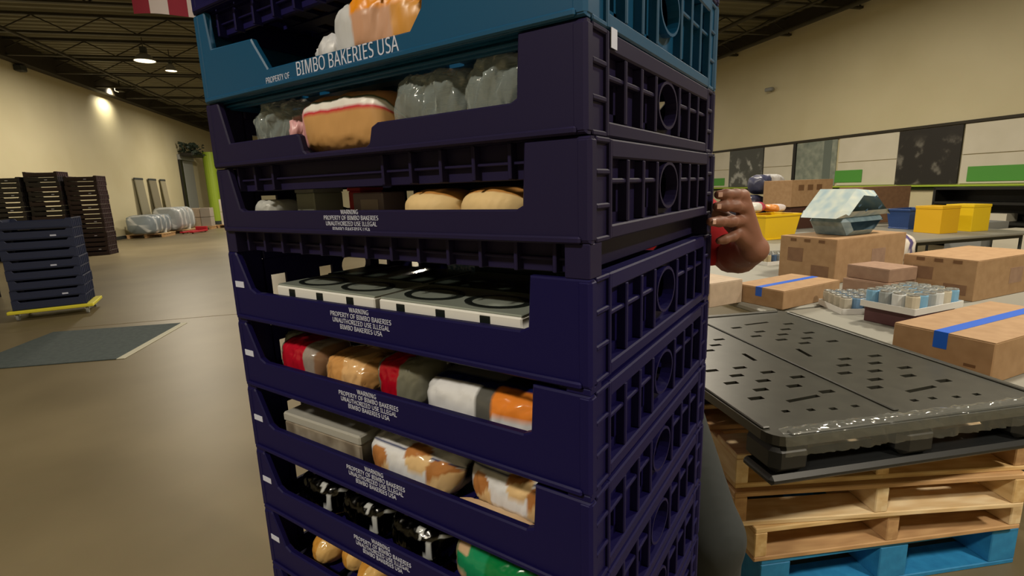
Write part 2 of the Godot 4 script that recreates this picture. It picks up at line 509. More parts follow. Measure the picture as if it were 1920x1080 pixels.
func tray_meshes(kind: String, h: float, skirt: float) -> Dictionary:
	var key := "tray_" + kind
	if mesh_cache.has(key): return mesh_cache[key]
	var d := {}
	var st := new_st()
	add_prism(st, front_poly(kind, h), TD / 2 - 0.012, TD / 2, 0.0022)
	# stiffening lip along the foot of the wall, outside face
	add_box(st, Vector3(0, 0.004, TD / 2 + 0.002), Vector3(TW - 0.02, 0.008, 0.006), 0.002)
	d.front = fin(st)
	st = new_st()
	var bp := PackedVector2Array([Vector2(-0.36, 0), Vector2(0.36, 0), Vector2(0.36, h), Vector2(0.28, h), Vector2(0.25, h * 0.7), Vector2(-0.25, h * 0.7), Vector2(-0.28, h), Vector2(-0.36, h)])
	add_prism(st, bp, -TD / 2, -TD / 2 + 0.012, 0.0022)
	d.back = fin(st)
	# side wall (built for +x; the other side is turned half round)
	st = new_st()
	var x1 := TW / 2
	var zz := TD / 2 - 0.055                      # half length between posts
	add_box(st, Vector3(x1 - 0.01, h - 0.01, 0), Vector3(0.02, 0.02, zz * 2), 0.002)
	add_box(st, Vector3(x1 - 0.01, 0.008, 0), Vector3(0.02, 0.016, zz * 2), 0.002)
	var px := x1 - 0.016
	var lo := 0.016
	var hi := h - 0.02
	var mid := lo + (hi - lo) * 0.66
	var bays := 8
	var bw := zz * 2 / bays
	for b in bays:
		var zc := -zz + bw * (b + 0.5)
		if b == 3 or b == 4: continue
		add_box(st, Vector3(px, (mid + hi) / 2, zc), Vector3(0.006, hi - mid, bw))
		if b % 2 == 0 and b < 4 or b % 2 == 1 and b > 4:
			add_box(st, Vector3(px, lo + 0.006, zc), Vector3(0.006, 0.012, bw))
			add_box(st, Vector3(px, (lo + mid) / 2, zc - bw * 0.4), Vector3(0.006, mid - lo, bw * 0.2))
			add_box(st, Vector3(px, (lo + mid) / 2, zc + bw * 0.4), Vector3(0.006, mid - lo, bw * 0.2))
		else:
			add_box(st, Vector3(px, (lo + mid) / 2, zc), Vector3(0.006, mid - lo, bw))
	# hand hole: panel ring round an oval
	var n := 24
	var hy := (lo + hi) / 2 + 0.004
	for k in n:
		var p := []
		for q in [k, k + 1]:
			var a: float = TAU * q / n
			var o := Vector2(cos(a), sin(a))
			var i := Vector2(o.x * 0.04, o.y * minf(0.03, (hi - lo) * 0.4))
			var s := 1.0 / maxf(absf(o.x), absf(o.y))
			var out := Vector2(o.x * s * bw, hy + o.y * s * (hi - hy if o.y > 0 else hy - lo))
			p.append([Vector2(i.x, i.y + hy), out])
		for xx in [px - 0.003, px + 0.003]:
			var a0 := Vector3(xx, p[0][0].y, p[0][0].x)
			var a1 := Vector3(xx, p[1][0].y, p[1][0].x)
			var b0 := Vector3(xx, p[0][1].y, p[0][1].x)
			var b1 := Vector3(xx, p[1][1].y, p[1][1].x)
			if xx > px: quad(st, a0, a1, b1, b0)
			else: quad(st, a0, b0, b1, a1)
		# raised lip round the hole
		quad(st, Vector3(px + 0.014, p[0][0].y, p[0][0].x), Vector3(px + 0.014, p[1][0].y, p[1][0].x), Vector3(px - 0.003, p[1][0].y, p[1][0].x), Vector3(px - 0.003, p[0][0].y, p[0][0].x))
		var g0: Vector2 = p[0][0] + (p[0][0] - Vector2(0, hy)).normalized() * 0.004
		var g1: Vector2 = p[1][0] + (p[1][0] - Vector2(0, hy)).normalized() * 0.004
		quad(st, Vector3(px + 0.014, g0.y, g0.x), Vector3(px + 0.014, g1.y, g1.x), Vector3(px + 0.014, p[1][0].y, p[1][0].x), Vector3(px + 0.014, p[0][0].y, p[0][0].x))
		quad(st, Vector3(px, g0.y, g0.x), Vector3(px, g1.y, g1.x), Vector3(px + 0.014, g1.y, g1.x), Vector3(px + 0.014, g0.y, g0.x))
	d.side = fin(st)
	d.rib = box(Vector3(0.017, hi - lo, 0.007), 0.0015)
	d.rib_z = []
	for b in range(1, bays):
		if b == 4: continue
		d.rib_z.append(-zz + bw * b)
	d.rib_at = Vector3(x1 - 0.0095, (hi + lo) / 2, 0)
	d.cross = box(Vector3(0.014, 0.006, bw * 3), 0.0015)
	d.cross_at = Vector3(x1 - 0.0105, mid, bw * 2.5)
	st = new_st()                                  # corner post, +x +z corner, side return with two small sunk panels
	add_box(st, Vector3(x1 - 0.008, h / 2, TD / 2 - 0.008), Vector3(0.018, h, 0.018), 0.004)
	add_box(st, Vector3(x1 - 0.009, h / 2, TD / 2 - 0.035), Vector3(0.01, h, 0.04), 0.001)
	add_box(st, Vector3(x1 - 0.006, h / 2, TD / 2 - 0.053), Vector3(0.013, h, 0.007), 0.0015)
	for v in [0.004, 0.33, 0.66, 0.96]:
		add_box(st, Vector3(x1 - 0.006, h * v + 0.002, TD / 2 - 0.034), Vector3(0.012, 0.006, 0.036), 0.0015)
	d.post = fin(st)
	st = new_st()                                  # the same corner mirrored
	add_box(st, Vector3(x1 - 0.008, h / 2, -TD / 2 + 0.008), Vector3(0.018, h, 0.018), 0.004)
	add_box(st, Vector3(x1 - 0.009, h / 2, -TD / 2 + 0.035), Vector3(0.01, h, 0.04), 0.001)
	add_box(st, Vector3(x1 - 0.006, h / 2, -TD / 2 + 0.053), Vector3(0.013, h, 0.007), 0.0015)
	for v in [0.004, 0.33, 0.66, 0.96]:
		add_box(st, Vector3(x1 - 0.006, h * v + 0.002, -TD / 2 + 0.034), Vector3(0.012, 0.006, 0.036), 0.0015)
	d.post_m = fin(st)
	st = new_st()                                  # open grid floor
	for k in 13: add_box(st, Vector3(-0.33 + k * 0.055, 0.004, 0), Vector3(0.03, 0.006, TD - 0.03))
	for k in 9: add_box(st, Vector3(0, 0.002, -0.24 + k * 0.06), Vector3(TW - 0.03, 0.006, 0.026))
	d.floor = fin(st)
	st = new_st()                                  # ribbed skirt that nests into the tray below
	var sx := TW / 2 - 0.03
	var sz := TD / 2 - 0.028
	add_box(st, Vector3(0, -skirt / 2, sz), Vector3(sx * 2, skirt, 0.006), 0.001)
	add_box(st, Vector3(0, -skirt / 2, -sz), Vector3(sx * 2, skirt, 0.006), 0.001)
	add_box(st, Vector3(sx, -skirt / 2, 0), Vector3(0.006, skirt, sz * 2), 0.001)
	add_box(st, Vector3(-sx, -skirt / 2, 0), Vector3(0.006, skirt, sz * 2), 0.001)
	add_box(st, Vector3(0, -skirt * 0.55, sz + 0.006), Vector3(sx * 2, 0.004, 0.008), 0.001)
	d.skirt = fin(st)
	d.skirt_rib = box(Vector3(0.005, skirt - 0.002, 0.016), 0.001)
	d.skirt_z = sz + 0.008
	d.foot = box(Vector3(0.05, 1.0, 0.04), 0.0)
	mesh_cache[key] = d
	return d

func bread_tray(kind: String, y: float, h: float, skirt: float, m: Material, label: String, gap: float, dx := 0.0, dz := 0.0) -> Node3D:
	var t := thing("bread_tray", label, "tray", sp(dx, y, dz), deg_to_rad(-47.9), "plastic bread trays of the tall stack")
	var d := tray_meshes(kind, h, skirt)
	part(t, "front_wall", d.front, m)
	part(t, "back_wall", d.back, m)
	for s in 2:
		var w := part(t, "side_wall", d.side, m, Vector3.ZERO, Vector3(0, PI * s, 0))
		for z in d.rib_z: part(w, "rib", d.rib, m, d.rib_at + Vector3(0, 0, z))
		part(w, "cross_rib", d.cross, m, d.cross_at)
		part(w, "cross_rib", d.cross, m, d.cross_at * Vector3(1, 1, -1))
		part(t, "corner_post", d.post, m, Vector3.ZERO, Vector3(0, PI * s, 0))
		part(t, "corner_post", d.post_m, m, Vector3.ZERO, Vector3(0, PI * s, 0))
	part(t, "floor_grid", d.floor, m)
	var sk := part(t, "skirt", d.skirt, m)
	if skirt > 0.02:
		for k in 13:
			if kind != "notch" or k < 3 or k > 6: part(sk, "rib", d.skirt_rib, m, Vector3(-0.31 + k * 0.0517, -skirt / 2, d.skirt_z))
	if gap > 0.002:
		for q in [[-1, -1], [-1, 1], [1, -1], [1, 1]]:
			part(t, "foot", box(Vector3(0.03, gap, 0.03), 0.001), m, Vector3(q[0] * (TW / 2 - 0.016), -gap / 2, q[1] * (TD / 2 - 0.016)))
	return t

func lettering(parent: Node, text: String, size: float, at: Vector3, m: Material, align := HORIZONTAL_ALIGNMENT_CENTER, squash := 1.0, bold := false) -> MeshInstance3D:
	var tm := TextMesh.new()
	var f := SystemFont.new()
	f.font_names = PackedStringArray(["Droid Sans"])
	if bold: f.font_weight = 700
	tm.font = f
	tm.text = text
	tm.font_size = 32
	tm.pixel_size = size / 32.0
	tm.depth = 0.0006
	tm.curve_step = 2.0
	tm.line_spacing = -6.0
	tm.horizontal_alignment = align
	var o := part(parent, "printed_lettering", tm, m, at)
	o.scale.x = squash
	return o

func build_stack():
	var warn := "WARNING\nPROPERTY OF BIMBO BAKERIES\nUNAUTHORIZED USE ILLEGAL\nBIMBO BAKERIES USA"
	var HN := 0.122
	var lab := [
		"navy bread tray filled with flat white boxes under dark film",
		"navy bread tray holding the red wrapped bag and the orange and white bag",
		"navy bread tray holding a flat grey box and white printed bags",
		"navy bread tray holding black dotted packs and a green bag",
		"navy bread tray holding golden brown rolls",
		"navy bread tray directly under the tray of golden rolls"]
	for k in 9:
		var base := -0.0975 - HN - 0.13 * k
		var l: String = lab[k] if k < 6 else "navy bread tray low in the tall stack just above the dolly"
		var t := bread_tray("navy", base, HN, 0.012, M.navy, l, 0.008)
		var o := lettering(t, warn, 0.0095, Vector3(-0.012, 0.034, TD / 2 + 0.0004), M.print_white)
		o.set_meta("label", "white four line warning print")
		part(t, "sticker", box(Vector3(0.036, 0.011, 0.0008)), M.print_white, Vector3(-0.337, 0.064, TD / 2 + 0.0004)).set_meta("label", "small white sticker")
	var t3 := bread_tray("plain", -0.06, 0.108, 0.036, M.purple, "dusky purple bread tray with golden buns, resting on the navy trays", 0.0375)
	lettering(t3, warn, 0.0083, Vector3(-0.012, 0.0212, TD / 2 + 0.0004), M.print_white).set_meta("label", "white four line warning print")
	bread_tray("notch", 0.05, 0.1065, 0.042, M.purple, "dusky purple bread tray with notched front and clear plastic bags", 0.0, -0.004)
	var t1 := bread_tray("teal", 0.158, 0.14, 0.01, M.teal, "teal bread tray with white lettering near the stack top", 0.0, -0.004)
	lettering(t1, "BIMBO BAKERIES USA", 0.0245, Vector3(-0.095, 0.0175, TD / 2 + 0.0004), M.print_white, HORIZONTAL_ALIGNMENT_LEFT, 0.86).set_meta("label", "white lettering")
	lettering(t1, "PROPERTY OF", 0.011, Vector3(-0.172, 0.0125, TD / 2 + 0.0004), M.print_white, HORIZONTAL_ALIGNMENT_LEFT, 0.9)
	bread_tray("plain", 0.3, 0.108, 0.045, M.navy, "dark navy bread tray topping the tall stack above the teal tray", 0.0, -0.004)
	part(t1, "barcode_tag", box(Vector3(0.0008, 0.02, 0.016)), M.print_white, Vector3(TW / 2 + 0.0014, -0.008, TD / 2 - 0.065))
	# dolly under the stack
	var dy := EYE - 0.0975 - HN - 0.13 * 8 - 0.012
	var d := thing("tray_dolly", "low wheeled dolly carrying the tall stack of bread trays", "dolly", sp(0, -EYE, 0), deg_to_rad(-47.9))
	var top := dy - 0.001
	part(d, "platform", box(Vector3(TW, 0.03, TD), 0.005), M.grey_dark, Vector3(0, top - 0.015, 0))
	for q in [[-1, -1], [-1, 1], [1, -1], [1, 1]]:
		var w := part(d, "caster", lathe([[0.0, -0.012], [0.035, -0.012], [0.04, -0.008], [0.04, 0.008], [0.035, 0.012], [0.0, 0.012]], 16), M.black, Vector3(q[0] * 0.28, 0.04, q[1] * 0.2), Vector3(0, 0, PI / 2))
		part(d, "fork", box(Vector3(0.04, maxf(0.01, top - 0.07), 0.012)), M.steel_bright, Vector3(q[0] * 0.28, (top - 0.03 + 0.04) / 2, q[1] * 0.2 + 0.02))
	build_contents()

func bag(called: String, label: String, at: Vector3, size: Vector3, seed: int, amp: float, m: Material, colour: Callable, turn := 0.0, tilt := 0.0, ends := 3.0, square := 0.6, freq := 14.0, group := "") -> Node3D:
	var t := thing(called, label, "bag", at, deg_to_rad(-47.9) + turn, group)
	t.rotation.z = tilt
	part(t, "filled_bag", lump(size, seed, amp, colour, ends, square, 44, 60, freq), m)
	return t

func bag_neck(t: Node3D, at: Vector3, size: Vector3, seed: int, m: Material, col: Color, rot := Vector3.ZERO):
	part(t, "gathered_neck", lump(size, seed, size.y * 0.5, func(_u, _a): return col, 1.6, 0.9, 16, 16, 30.0), m, at, rot)

func bands(list: Array) -> Callable:                     # colour bands along the bag
	return func(u, _a):
		var c: Color = list[0][1]
		for q in list:
			if u >= q[0]: c = q[1]
		return c

func build_contents():
	var clear_col := func(_u, _a): return Color.WHITE
	var crust := lin("b9823f")
	var cream := lin("e3c58f")
	var white := lin("e2e4ea")
	# ---- teal tray
	var f1 := 0.166
	var o := bag("bread_bag", "orange and white bread bag lying in the teal tray", sp(0.045, f1, 0.17), Vector3(0.22, 0.1, 0.13), 11, 0.012, M.vc, func(u, a):
		if u > 0.82: return white
		if u < 0.22: return lin("c9ccd2")
		if a > 0.04 and a < 0.26: return lin("e8921c")
		if a > 0.26 and a < 0.4: return lin("d8bfa6")
		return lin("d99b4a") if u > 0.5 else lin("c99a7d"), 0.3, 0.06)
	bag_neck(o, Vector3(-0.12, 0.015, 0.0), Vector3(0.09, 0.05, 0.07), 12, M.vc, lin("c6c9cf"))
	bag("bread_bag", "dull pink wrapped loaf end low in the teal tray", sp(-0.2, f1, 0.13), Vector3(0.14, 0.045, 0.12), 13, 0.006, M.vc, func(_u, _a): return lin("6a4a4a"), 0.1)
	bag("bread_bag", "grey knotted bag end beside the teal tray's loaf", sp(-0.085, f1, 0.19), Vector3(0.06, 0.05, 0.07), 14, 0.01, M.vc, func(_u, _a): return lin("77706a"), 0.8)
	for k in 3:  # unseen filler loaves, added to keep lamp light out of the teal tray below
		bag("bread_bag", ["added brown loaf blocking light in the top navy tray beside the solid corner", "added brown loaf blocking light in the middle of the top navy tray", "added brown loaf blocking light at the far end of the top navy tray"][k], sp(0.22 - 0.22 * k, 0.309, 0.0), Vector3(0.2, 0.1, 0.44), 15 + k, 0.008, M.vc, func(_u, _a): return lin("8a6a4a"), 0.0, 0.0, 4.0, 0.5, 14.0, "added light blocking loaves in the top tray")
	# ---- notched purple tray
	var f2 := 0.058
	o = bag("bread_bag", "striped loaf bag showing through the tray front notch", sp(-0.055, f2, 0.19), Vector3(0.185, 0.086, 0.12), 21, 0.005, M.vc, func(u, a):
		if u < 0.12: return lin("d99aa0")
		if a < 0.018 or a > 0.62: return lin("c99a62")
		if a < 0.05: return lin("c4243a")
		if a < 0.085: return lin("e9e6e2")
		if a < 0.105: return lin("1d4a34")
		return lin("b3865a"), 0.02, 0.0, 5.0, 0.6)
	bag_neck(o, Vector3(-0.125, 0.02, 0.01), Vector3(0.06, 0.05, 0.06), 22, M.vc, lin("d9a3a8"))
	bag("plastic_bag", "crumpled clear plastic bag at the left post of the notched tray", sp(-0.23, f2, 0.185), Vector3(0.13, 0.098, 0.11), 23, 0.02, M.film, clear_col, 0.4, 0.0, 2.6, 0.7, 27.0)
	bag("plastic_bag", "clear bag of rolls in the middle of the notched tray", sp(0.115, f2, 0.185), Vector3(0.12, 0.092, 0.12), 24, 0.016, M.film, clear_col, 0.1, 0.0, 4.0, 0.6, 25.0)
	bag("plastic_bag", "clear bag bulging beside the solid corner of the notched tray", sp(0.232, f2, 0.185), Vector3(0.11, 0.096, 0.12), 25, 0.016, M.film, clear_col, 0.0, 0.0, 4.0, 0.6, 26.0)
	for q in [[0.115, 0.17, "4d5a55"], [0.232, 0.17, "5d6c7a"], [-0.235, 0.17, "8a8a8c"]]:
		bag("bread_roll", "dull grey wrapped roll inside a clear plastic bag", sp(q[0], f2, q[1]), Vector3(0.075, 0.05, 0.065), 26, 0.006, M.vc_matte, func(_u, _a): return lin(q[2]), 0.1, 0.0, 2.2, 0.8, 14.0, "wrapped rolls inside clear bags")
	# ---- plain purple tray
	var f3 := -0.052
	for q in [[0.105, 31], [0.205, 32]]:
		bag("hamburger_bun", "golden bun beside the solid corner of the purple tray" if q[1] == 32 else "golden bun beside the small cartons in the purple tray", sp(q[0], f3, 0.2), Vector3(0.105, 0.054, 0.105), q[1], 0.003, M.vc_matte, func(_u, a): return crust if a > 0.13 and a < 0.37 else cream, 0.0, 0.0, 2.2, 0.75, 14.0, "buns in the purple tray")
		bag("hamburger_bun", "golden topped pale bun behind the front pair", sp(q[0] - 0.01, f3, 0.07), Vector3(0.105, 0.054, 0.105), q[1] + 5, 0.003, M.vc_matte, func(_u, a): return crust if a > 0.13 and a < 0.37 else cream, 0.0, 0.0, 2.2, 0.75, 14.0, "rear buns in the purple tray")
	bag("plastic_bag", "small white plastic bag at the end of the bun tray", sp(-0.29, f3, 0.2), Vector3(0.06, 0.045, 0.08), 33, 0.008, M.vc, func(_u, _a): return lin("b8bab8"), 0.2)
	var c := thing("snack_carton", "small pale green carton standing in the bun tray", "carton", sp(-0.2, f3, 0.18), deg_to_rad(-47.9))
	part(c, "body", box(Vector3(0.05, 0.055, 0.06), 0.002), mat(Color("8f9388"), 0.5), Vector3(0, 0.0275, 0))
	part(c, "lid", box(Vector3(0.052, 0.008, 0.062), 0.001), M.grey, Vector3(0, 0.059, 0))
	c = thing("snack_carton", "small red carton standing in the bun tray", "carton", sp(-0.115, f3, 0.15), deg_to_rad(-47.9))
	part(c, "body", box(Vector3(0.03, 0.055, 0.05), 0.002), M.red, Vector3(0, 0.0275, 0))
	part(c, "lid", box(Vector3(0.032, 0.006, 0.052), 0.001), M.red, Vector3(0, 0.058, 0))
	c = thing("snack_carton", "greyish pink carton beside the red one in the bun tray", "carton", sp(-0.06, f3, 0.17), deg_to_rad(-47.9))
	part(c, "body", box(Vector3(0.07, 0.052, 0.05), 0.002), mat(Color("83747c"), 0.5), Vector3(0, 0.026, 0))
	part(c, "label", box(Vector3(0.04, 0.03, 0.001)), mat(Color("a89a94"), 0.5), Vector3(0.005, 0.026, 0.0256))
	# ---- tray of white boxes
	var f4 := -0.2115
	var dark := mat(Color("3a423c"), 0.12)
	var ink := mat(Color("1b201f"), 0.2)
	for q in [[-0.125, 0.13, "white flat box with dark glossy lid at the left of the tray"], [0.135, 0.13, "white flat box with oval lid prints beside the tray's solid corner"]]:
		c = thing("pastry_box", q[2], "box", sp(q[0], f4, q[1]), deg_to_rad(-47.9))
		part(c, "body", box(Vector3(0.25, 0.057, 0.24), 0.002), M.white, Vector3(0, 0.0285, 0))
		part(c, "film_lid", box(Vector3(0.248, 0.003, 0.236), 0.001), mat(Color("8f978f"), 0.14), Vector3(0, 0.0585, 0))
		part(c, "film_band", box(Vector3(0.246, 0.002, 0.13), 0.0005), dark, Vector3(0, 0.061, -0.05))
		for k in 2:
			var ring := part(c, "printed_oval", lathe([[0.036, 0.0], [0.046, 0.0], [0.046, 0.001], [0.036, 0.001], [0.036, 0.0]], 24), ink, Vector3(-0.06 + k * 0.115, 0.0603, 0.07))
			ring.scale = Vector3(1.1, 1, 0.8)
		for k in 3:
			part(c, "edge_tab", box(Vector3(0.016, 0.014, 0.002), 0.0005), ink, Vector3(-0.08 + k * 0.075, 0.047, 0.1205))
	c = thing("snack_carton", "blue and white patterned carton at the back of the white boxes", "carton", sp(0.02, f4, -0.12), deg_to_rad(-47.9))
	part(c, "body", box(Vector3(0.26, 0.085, 0.16), 0.002), mat(Color("24353d"), 0.3), Vector3(0, 0.0425, 0))
	part(c, "label", box(Vector3(0.07, 0.06, 0.001)), tex_mat(noise_image(31, 0.06, 2, Color("3b6c9a"), Color("e6eef5"), 128, 128), Vector3(14, 14, 14), 0.4, false), Vector3(-0.09, 0.045, 0.0806))
	# ---- red bag and orange bag tray
	var f5 := -0.3415
	o = bag("bread_bag", "red labelled bread bag tied at the left post", sp(-0.25, f5, 0.185), Vector3(0.145, 0.078, 0.1), 51, 0.007, M.vc_gloss, bands([[0.0, lin("8a8f82")], [0.2, lin("b5172c")], [0.75, lin("9a8f88")], [0.9, lin("8a6a52")]]), -0.1, 0.0)
	bag_neck(o, Vector3(-0.068, 0.03, 0), Vector3(0.05, 0.045, 0.045), 52, M.vc_gloss, lin("a3a79a"))
	o = bag("bread_bag", "bag of tan buns between the two red bags", sp(-0.115, f5, 0.185), Vector3(0.135, 0.07, 0.1), 53, 0.01, M.vc_gloss, bands([[0.0, lin("a88c6a")], [0.15, lin("d19a5c")], [0.5, lin("e0b47e")], [0.8, lin("b98a55")]]), 0.05, 0.0, 2.6, 0.7, 20.0)
	o = bag("bread_bag", "dark red bread bag in the middle of its navy tray", sp(0.005, f5, 0.18), Vector3(0.11, 0.085, 0.1), 54, 0.008, M.vc_gloss, bands([[0.0, lin("6d7468")], [0.25, lin("a51426")], [0.62, lin("77786a")]]), -0.1, 0.0)
	o = bag("bread_bag", "white and navy bread bag with an orange corner", sp(0.172, f5, 0.175), Vector3(0.22, 0.076, 0.13), 55, 0.006, M.vc_gloss, func(u, a):
		if u > 0.93: return white
		if u > 0.62 and a > 0.0 and a < 0.2: return lin("ea8a35")
		if a > 0.15 and a < 0.22: return lin("1c2462")
		if a >= 0.22 and a < 0.4: return lin("8e9190") if u < 0.6 else lin("23251f")
		if u > 0.5 and u < 0.62: return lin("5b5a58")
		return white, 0.0, 0.0, 4.0, 0.55)
	# ---- grey box and white bags tray
	var f6 := -0.4715
	c = thing("pastry_box", "flat grey topped box at the left of the white printed bags", "box", sp(-0.19, f6, 0.16), deg_to_rad(-47.9) + 0.03)
	part(c, "body", box(Vector3(0.21, 0.05, 0.16), 0.003), tex_mat(noise_image(33, 0.02, 3, Color("6a5f52"), Color("a59c8e"), 128, 128), Vector3(6, 6, 6), 0.4, false), Vector3(0, 0.025, 0))
	part(c, "lid", box(Vector3(0.212, 0.018, 0.162), 0.003), mat(Color("a9a8a2"), 0.3), Vector3(0, 0.058, 0))
	var bun_print := func(u, a):
		if u < 0.08: return lin("7c7d76")
		var af: float = a if a < 0.6 else a - 1.0
		for q in [[0.24, -0.02], [0.66, 0.1], [0.88, 0.02]]:
			var d := pow((u - q[0]) / 0.13, 2.0) + pow((af - q[1]) / 0.1, 2.0)
			if d < 1.0: return lin("b57a45") if af > q[1] + (u - q[0]) * 0.3 else lin("e0bf8d")
		if af < -0.02: return lin("d6c3ab")
		if af > 0.1 and af < 0.12: return lin("39406a")
		return white
	bag("bread_bag", "white bread bag with bun print beside the grey box", sp(0.02, f6, 0.185), Vector3(0.19, 0.082, 0.12), 61, 0.008, M.vc_gloss, bun_print, 0.02, -0.02)
	bag("bread_bag", "white bread bag with browned loaf print next to the tray's solid corner", sp(0.2, f6, 0.158), Vector3(0.16, 0.078, 0.125), 62, 0.008, M.vc_gloss, bun_print, -0.02, -0.02)
	bag("bread_roll", "pale baguette lying under the printed white bags", sp(0.2, f6, 0.238), Vector3(0.15, 0.03, 0.024), 63, 0.003, M.vc_matte, func(_u, _a): return lin("d9b994"), 0.0)
	# ---- black dotted packs
	var f7 := -0.6015
	var dot := func(u, a): return lin("b9bdc0") if fposmod(sin(floor(u * 16.0) * 12.9 + floor(a * 22.0) * 78.2) * 437.5, 1.0) > 0.93 else lin("08080b")
	for k in 3:
		bag("snack_pack", ["glossy black pack dotted white beside the tray's left post", "glossy black dotted pack between two others alike", "glossy black dotted pack beside the green bread bag"][k], sp(-0.23 + k * 0.125, f7, 0.18), Vector3(0.118, 0.07, 0.12), 71 + k, 0.006, M.vc_gloss, dot, 0.0, 0.0, 4.0, 0.5, 14.0, "black packs dotted white")
	bag("bread_bag", "green bread bag with a pale bun print beside black dotted packs", sp(0.19, f7, 0.18), Vector3(0.18, 0.084, 0.13), 86, 0.006, M.vc_gloss, func(u, a):
		if u < 0.1: return lin("8d8a6c")
		if u < 0.24 and a > 0.06: return lin("c7a98a")
		return lin("1f8a5c") if u < 0.45 else (lin("12753f") if u < 0.88 else lin("c2c23a")), 0.0)
	# ---- golden rolls
	var f8 := -0.7315
	for k in 4:
		bag("bread_roll", "golden brown roll under clear wrap in the lowest visible tray", sp(-0.25 + k * 0.068, f8, 0.19 - 0.02 * (k % 2)), Vector3(0.064, 0.06, 0.1), 81 + k, 0.006, M.vc_gloss, func(u, _a): return lin("c98f3f") if u < 0.55 else lin("e0b774"), 0.0, 0.0, 2.2, 0.8, 14.0, "golden rolls in the navy tray")
	bag("bread_bag", "dark green wrapped loaf in the tray of golden rolls", sp(0.165, f8, 0.18), Vector3(0.2, 0.08, 0.13), 75, 0.006, M.vc_gloss, func(_u, _a): return lin("14281f"), 0.0)
	bag("bread_bag", "dark red wrapped loaf between golden rolls and dark green loaf", sp(0.02, f8, 0.18), Vector3(0.07, 0.07, 0.12), 87, 0.006, M.vc_gloss, func(_u, _a): return lin("4a1218"), 0.0)
	var f9 := -0.8615
	bag("bread_bag", "grey white bread bag in the tray under the golden rolls", sp(-0.1, f9, 0.17), Vector3(0.3, 0.08, 0.14), 91, 0.008, M.vc_gloss, func(_u, _a): return lin("8f9094"), 0.0)

# ---------------------------------------------------------------- pallets
func plank(parent: Node, called: String, size: Vector3, at: Vector3, turn: float, v: int, ms: Array = []):
	var list: Array = ms if ms.size() > 0 else M.wood
	part(parent, called, box(size, 0.003), list[v % list.size()], at, Vector3(0, turn, 0))

func wood_pallet(corner: Vector3, turn: float, label: String, h: float, v: int, ms: Array = [], called := "wooden_pallet", sw := 0.045):
	# origin at the near left bottom corner; x to the right, -z away
	var t := thing(called, label, "pallet", corner, turn, "pallets stacked under the black pallet")
	var w := 1.02
	var l := 1.2
	var b := 0.018
	for k in 3:
		plank(t, "stringer", Vector3(l, h - 2 * b, sw), Vector3([sw / 2, w / 2, w - sw / 2][k], h / 2, -l / 2), PI / 2, v + k, ms)
	for k in 7:
		plank(t, "deck_board", Vector3(w, b, [0.14, 0.09, 0.1, 0.09, 0.1, 0.09, 0.14][k]), Vector3(w / 2, h - b / 2, -0.07 - k * (l - 0.14) / 6), 0, v + k * 2, ms)
	for k in 4:
		plank(t, "bottom_board", Vector3(w, b, 0.12), Vector3(w / 2, b / 2, -0.06 - k * (l - 0.12) / 3), 0, v + k + 1, ms)
	return t

